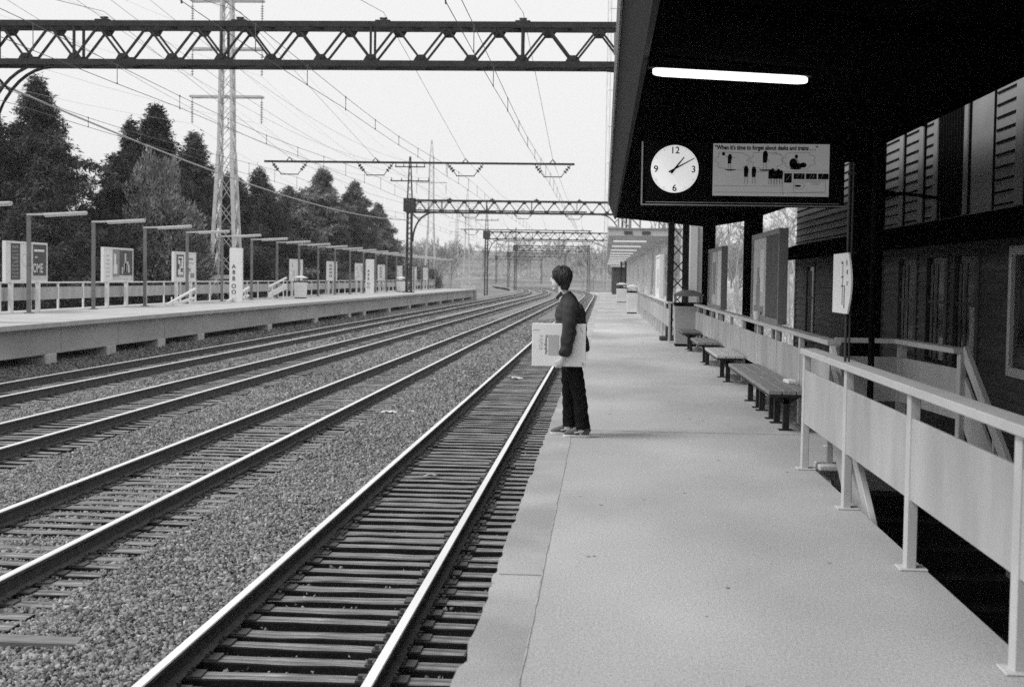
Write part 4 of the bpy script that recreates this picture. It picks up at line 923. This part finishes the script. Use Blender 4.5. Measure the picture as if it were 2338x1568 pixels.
# ------------------------------------------------------------------ litter
M_STONEPALE = mat('dull_paper', .32, .8, .1, 6)
def scrap(label, x, y, z, s, m, name='paper_scrap'):
    b = MB(); n = 4; vs = []
    for i in range(n+1):
        for j in range(n+1): vs.append(((i/n-.5)*s*1.5+random.uniform(-.01,.01), (j/n-.5)*s, random.uniform(0, .22)*s))
    b.add(vs, [(i*(n+1)+j, (i+1)*(n+1)+j, (i+1)*(n+1)+j+1, i*(n+1)+j+1) for i in range(n) for j in range(n)])
    o = b.build(name, m); o.location = (x, y, z); o.rotation_euler.z = random.uniform(0, 3); md = o.modifiers.new('t', 'SOLIDIFY'); md.thickness = .004; tag(o, label, 'litter')
scrap('white paper scrap on the gravel between the two nearest tracks', -4.55, 30.2, -1.31, .24, M_SHEET)
scrap('smaller pale scrap on the gravel right of the white one', -4.05, 30.4, -1.31, .17, M_SHEET)
scrap('flattened pale wrapper lying on ties of the platform track', -2.5, 41, -1.29, .3, M_SHEET)
scrap('pale scrap lying on the ties left of the person', -2.5, 20.5, -1.28, .15, M_STONEPALE)
def lump(label, x, y, z, r, h, name, cat, m=M_WHITE):
    b = MB(); b.loft([((0,0,0), (r*.8,0,0), (0,r*.8,0)), ((0,0,h*.6), (r,0,0), (0,r,0)), ((0,0,h), (r*.9,0,0), (0,r*.9,0))], 12); o = b.build(name, m, smooth=False); o.location = (x, y, z); tag(o, label, cat)
lump('white paper cup left standing on the fence rail before the tall poster case', 2.27, 21.2, 1.051, .06, .13, 'paper_cup', 'cup')
lump('crumpled white paper ball under the long bench', 2.12, 19.0, .0, .07, .11, 'paper_ball', 'litter')
o = MB().box(-.05, .05, -.13, .13, 0, .045).build('cardboard_box', M_WHITE, bevel=.01); o.location = (2.14, 16.4, .461); o.rotation_euler.z = .1; tag(o, 'small white carton lying at the back of the long bench', 'carton')
b = MB(); b.box(-.85, .85, -.09, .09, 0, .06); o = b.build('timber_offcut', mat('weathered_timber', .2, .8, .3, 4, .3, 30, stretch=(1,9,9)), bevel=.01); o.location = (-4.9, 10.75, -1.31); o.rotation_euler = (.04, .03, .1); tag(o, 'weathered timber offcut lying in the gravel at the lower left', 'timber')

# ------------------------------------------------------------------ person
PX, PY = -.282, 14.62
per = thing('person', 'person in dark jacket and trousers standing at the platform edge holding a flat carton', 'person', (PX, PY, 0))
M_SKIN = mat('skin', .58, .5, .05, 8, spec=.3); M_JACKET = mat('dark_jacket', .043, .7, .25, 5, .3, 26, spec=.15); M_TROUS = mat('black_trousers', .007, .85, .2, 8, .2, 40, spec=.1)
M_HAIR = mat('dark_hair', .02, .45, .5, 22, .4, 60, stretch=(1,1,.25), spec=.5); M_SHOE = mat('grey_suede', .1, .8, .2, 14, .2, 60); M_SOLE = mat('pale_rubber', .6, .6, .08, 10)
def remeshed(b, name, m, parent, vox, smooth=6, wr=0., wscale=9.):
    o = b.build('tmp', m); r = o.modifiers.new('r', 'REMESH'); r.mode = 'VOXEL'; r.voxel_size = vox
    s = o.modifiers.new('s', 'SMOOTH'); s.factor = .5; s.iterations = smooth
    dg = bpy.context.evaluated_depsgraph_get(); dg.update(); me = bpy.data.meshes.new_from_object(o.evaluated_get(dg)); bpy.data.objects.remove(o)
    if wr:
        for v, nn in zip(me.vertices, [tuple(v.normal) for v in me.vertices]):
            c = v.co; d = mnoise.noise((c.x*wscale, c.y*wscale, c.z*wscale*1.4))+.5*mnoise.noise((c.x*wscale*2.3+3, c.y*wscale*2.3, c.z*wscale*2.3)); v.co = c+Vector(nn)*wr*d
    me.name = name; me.polygons.foreach_set('use_smooth', [True]*len(me.polygons)); ob = bpy.data.objects.new(name, me); COL.objects.link(ob); ob.parent = parent
    if not me.materials: me.materials.append(m)
    return ob
def limb(b, pts, n=12):                          # pts: (x, y, z, rx, ry) rings stacked along a limb
    k = len(pts); rings = []
    for i, p in enumerate(pts):
        c = Vector(p[:3]); d = (Vector(pts[min(i+1,k-1)][:3])-Vector(pts[max(i-1,0)][:3])).normalized(); a = Vector((1,0,0))-d*d.x
        if a.length < .1: a = Vector((0,0,1))-d*d.z
        a.normalize(); rings.append((c, a*p[3], d.cross(a)*p[4]))
    b.loft(rings, n)
HX, HZ = -.172, 1.625
b = MB()                                          # body: head, neck, core, arms, hands, legs as one skin
b.ball((HX, .01, HZ+.015), .094, .074, .115); b.ball((HX-.04, .01, HZ-.055), .055, .055, .07); b.ball((HX-.062, .01, HZ-.108), .024, .03, .022)
limb(b, [(HX-.085,.01,HZ+.012,.012,.01),(HX-.1,.01,HZ-.015,.016,.013),(HX-.108,.01,HZ-.035,.016,.015),(HX-.09,.01,HZ-.042,.014,.016)], 8)
b.ball((HX-.088, .01, HZ-.072), .012, .024, .007); b.ball((HX-.086, .01, HZ-.084), .011, .021, .007); b.ball((HX-.082, .01, HZ+.028), .014, .05, .009)
for s_ in (-1, 1): b.ball((HX+.012, .01+s_*.077, HZ-.012), .018, .01, .032); b.ball((HX-.079, .01+s_*.031, HZ+.005), .012, .014, .009)
limb(b, [(-.1,.01,1.36,.07,.075),(-.125,.01,1.46,.052,.052),(-.15,.01,1.53,.05,.05),(HX+.01,.01,1.6,.05,.05)])
limb(b, [(-.02,.01,.86,.1,.14),(-.03,.01,1.0,.1,.13),(-.05,.01,1.2,.1,.15),(-.07,.01,1.36,.07,.13),(-.09,.01,1.42,.05,.06)], 16)
limb(b, [(-.05,-.17,1.36,.05,.05),(-.063,-.215,1.2,.043,.043),(-.065,-.235,1.035,.038,.038),(-.09,-.243,.92,.033,.033),(-.112,-.245,.83,.025,.022),(-.13,-.245,.795,.034,.018),(-.148,-.243,.755,.04,.017),(-.155,-.24,.74,.036,.015)])
limb(b, [(-.05,.19,1.36,.05,.05),(-.03,.23,1.2,.043,.043),(-.0,.24,1.04,.038,.038),(-.04,.2,.93,.032,.032),(-.1,.17,.9,.03,.02)])
for k, (fx_, ln) in enumerate(((-.185,.03),(-.166,.036),(-.147,.034),(-.129,.028))):
    limb(b, [(fx_+.012,-.243,.76,.0095,.0095),(fx_-.002,-.244,.735,.009,.009),(fx_-.006,-.238,.7215,.0085,.0085),(fx_-.007,-.215,.7195,.008,.008),(fx_-.006,-.215+ln,.7205,.007,.007)], 8)
limb(b, [(-.125,-.24,.79,.012,.012),(-.17,-.246,.785,.0115,.011),(-.192,-.243,.768,.01,.0095),(-.2,-.236,.75,.008,.008)], 8)
for sy, xk, xa, ys_ in ((-1, .045, .1, -.1), (1, -.025, -.05, .12)):
    limb(b, [(-.03,sy*.09,.9,.08,.08),(xk-.02,ys_*.9,.5,.055,.055),(xa,ys_,.1,.04,.04),(xa-.03,ys_,.05,.05,.035)])
remeshed(b, 'body', M_SKIN, per, .0065, 3)
b = MB()                                          # jacket
limb(b, [(-.005,.0,.865,.155,.2),(-.01,.0,.93,.155,.2),(-.03,.0,1.02,.152,.205),(-.055,.0,1.15,.16,.215),(-.07,.0,1.26,.145,.215),(-.075,.005,1.34,.118,.19),(-.08,.01,1.4,.085,.13),(-.1,.01,1.44,.066,.075),(-.115,.01,1.475,.062,.066)], 22)
b.ball((.035, -.02, 1.2), .075, .15, .17)
limb(b, [(-.06,-.13,1.36,.09,.08),(-.053,-.195,1.3,.082,.07),(-.06,-.225,1.18,.077,.066),(-.066,-.24,1.04,.074,.062),(-.085,-.247,.94,.066,.056),(-.1,-.25,.87,.06,.05),(-.112,-.25,.83,.043,.038)], 16)
for z_, xx in ((.865,-.1),(.9,-.092),(.94,-.085)): limb(b, [(xx,-.25,z_-.016,.05,.044),(xx,-.25,z_,.066,.056),(xx,-.25,z_+.016,.052,.046)], 14)
limb(b, [(-.06,.14,1.36,.085,.08),(-.045,.2,1.3,.075,.07),(-.03,.235,1.18,.07,.066),(-.0,.245,1.04,.066,.062),(-.03,.22,.95,.058,.05),(-.08,.18,.91,.045,.04)], 14)
limb(b, [(.075,-.06,.875,.06,.1),(.06,-.06,.95,.06,.1),(.03,-.04,1.05,.06,.1)], 14)
jk = remeshed(b, 'jacket', M_JACKET, per, .009, 2, .012, 8.)
for v in jk.data.vertices:                        # drag folds running across the sleeve and the back
    c = v.co; f_ = math.sin(c.z*62+c.x*26+5*mnoise.noise((c.x*5, c.y*5, c.z*4))); k_ = .5+.5*mnoise.noise((c.x*6+2, c.y*6, c.z*5))
    v.co = c+Vector((0, -1 if c.y < 0 else 1, 0))*f_*k_*.007+Vector((1 if c.x > 0 else -1, 0, 0))*f_*k_*.004
b = MB(); b.prism([(0,0),(-.06,-.055),(-.075,-.03),(-.02,.035)], (-.135,-.055,1.455), (1,0,0), (0,0,1), (0,.012,0)); b.prism([(0,0),(-.06,-.055),(-.075,-.03),(-.02,.035)], (-.135,.06,1.455), (1,0,0), (0,0,1), (0,.012,0)); b.build('collar', M_JACKET, per, bevel=.004)
b = MB()                                          # trousers
limb(b, [(-.01,0,.8,.11,.15),(-.02,0,.9,.12,.16),(-.02,0,.97,.115,.15)], 18)
limb(b, [(-.03,-.075,.86,.098,.09),(-.01,-.085,.72,.088,.085),(.025,-.095,.56,.08,.08),(.055,-.1,.42,.074,.074),(.075,-.1,.25,.072,.072),(.09,-.1,.15,.074,.072),(.096,-.1,.085,.08,.077)], 14)
limb(b, [(-.04,.075,.86,.09,.09),(-.065,.085,.72,.082,.085),(-.06,.1,.5,.075,.08),(-.055,.115,.3,.07,.072),(-.05,.12,.15,.07,.07),(-.048,.12,.085,.075,.073)], 14)
remeshed(b, 'trousers', M_TROUS, per, .01, 2, .012, 9.)
b = MB()                                          # hair
b.ball((HX+.014, .01, HZ+.036), .1, .088, .094); b.ball((HX+.05, .01, HZ-.012), .06, .08, .08); b.ball((HX-.028, .01, HZ+.05), .064, .083, .06); b.ball((HX+.06, .01, HZ-.07), .036, .06, .05)
for s_ in (-1, 1): limb(b, [(HX-.02,.01+s_*.062,HZ+.085,.05,.026),(HX-.012,.01+s_*.074,HZ+.035,.046,.018),(HX+.008,.01+s_*.077,HZ-.006,.034,.016),(HX+.026,.01+s_*.072,HZ-.04,.024,.014)], 12)
b.ball((HX+.052, .01, HZ-.095), .038, .056, .045); 
hr = remeshed(b, 'hair', M_HAIR, per, .0065, 3)
for v in hr.data.vertices:
    c = v.co; a_ = math.atan2(c.y-.01, c.x-HX); d = mnoise.noise((a_*6, c.z*7, 1.7))*.008+mnoise.noise((a_*17, c.z*12, 4))*.006
    v.co = c+(c-Vector((HX+.01, .01, HZ+.02))).normalized()*d
for x, y in ((.035, -.1), (-.108, .12)):
    b = MB(); limb(b, [(x+.13,y,.05,.034,.02),(x+.115,y,.06,.04,.038),(x+.06,y,.07,.06,.042),(x,y,.058,.05,.045),(x-.06,y,.045,.036,.047),(x-.11,y,.036,.026,.042),(x-.135,y,.03,.016,.026)], 12)
    s = remeshed(b, 'shoe', M_SHOE, per, .008, 2)
    pts = [(.145,-.022),(.145,.022),(.1,.036),(.0,.042),(-.08,.05),(-.125,.04),(-.145,.012),(-.145,-.012),(-.125,-.04),(-.08,-.05),(0,-.042),(.1,-.036)]
    MB().prism(pts, (x, y, .001), (1,0,0), (0,1,0), (0,0,.026)).build('sole', M_SOLE, s, bevel=.005)
    q_ = MB()
    for i in range(5): q_.bar((x+.0-i*.018, y-.026, .108-i*.0095), (x+.002-i*.018, y+.026, .108-i*.0095), .008, .007)
    q_.bar((x+.07, y-.047, .07), (x-.03, y-.05, .05), .006, .012); q_.build('laces', M_SOLE, s)
rs = random.Random(9); b = MB()                   # loose strands falling from the crown over brow, ears and collar
for i in range(620):
    a_ = rs.uniform(0, 2*math.pi); fr = (1-math.cos(a_))/2          # 0 at the nape, 1 at the brow
    z1 = HZ+(-.125 if fr < .25 else -.125+(fr-.25)/.35*.075 if fr < .6 else -.05+(fr-.6)/.4*.055)+rs.uniform(-.022, .022)
    z0 = HZ+rs.uniform(.0, .125); pts = []; k_ = rs.uniform(.97, 1.07); sw = rs.uniform(-.25, .25)
    for j in range(6):
        t = j/5; z = z0+(min(z1, z0-.03)-z0)*t; q = (z-(HZ+.022))/.112; w_ = math.sqrt(max(.12, 1-q*q)) if q > 0 else max(.62, 1-.55*q*q-(.28*max(0, -q-.5) if fr < .4 else 0))
        aa = a_+sw*t; pts.append((HX+.012+math.cos(aa)*.1*w_*k_+(.012*t if fr > .7 else 0), .01+math.sin(aa)*.089*w_*k_, z))
    b.tube(pts, [.005, .0065, .0065, .0055, .004, .0012], 4)
b.build('hair_strands', M_HAIR, per, smooth=True)
def turn_head(o, ang):
    for v in o.data.vertices:
        t = min(1, max(0, (v.co.z-1.47)/.06)); a_ = -ang*t*t*(3-2*t); dx, dy = v.co.x-(HX+.03), v.co.y-.01
        v.co.x = HX+.03+dx*math.cos(a_)-dy*math.sin(a_); v.co.y = .01+dx*math.sin(a_)+dy*math.cos(a_); v.co.x += .012*t
for o in bpy.data.objects:
    if o.parent == per and o.name.split('.')[0] in ('body', 'hair', 'hair_strands'): turn_head(o, R(18))
# carton under the arm
bxo = (PX-.165, PY-.19, .728)
bx = thing('flat_carton', 'flat white photographic paper carton held under the person\u2019s arm', 'carton', bxo)
M_CART = mat('white_carton', .88, .45, .03, 4)
MB().box(-.27, .275, -.022, .022, 0, .435).build('carton', M_CART, bx, bevel=.004)
b = MB(); b.c = 0; yv = -.0245
b.box(-.105, .0, yv, -.0225, .115, .32); b.c = 1
b.text('Photographic', .037, (-.137, yv, .318), (0,0,-1), (1,0,0), .0006); b.c = 0
b.text('PAPER', .056, (-.2, yv, .318), (0,0,-1), (1,0,0), -.0005)
b.box(-.262, -.2, yv, -.0225, .365, .372); b.box(.235, .262, yv, -.0225, .012, .045); b.c = 1
for k in range(3): b.bar((.215+.008*k, yv, .395-.012*k), (.235+.004*k, yv, .365-.008*k), .003, .002, (0,1,0))
b.build('lettering', [mat('grey_print', .5, .6, .05, 5), mat('dark_print', .08, .6, .1, 5)], bx)
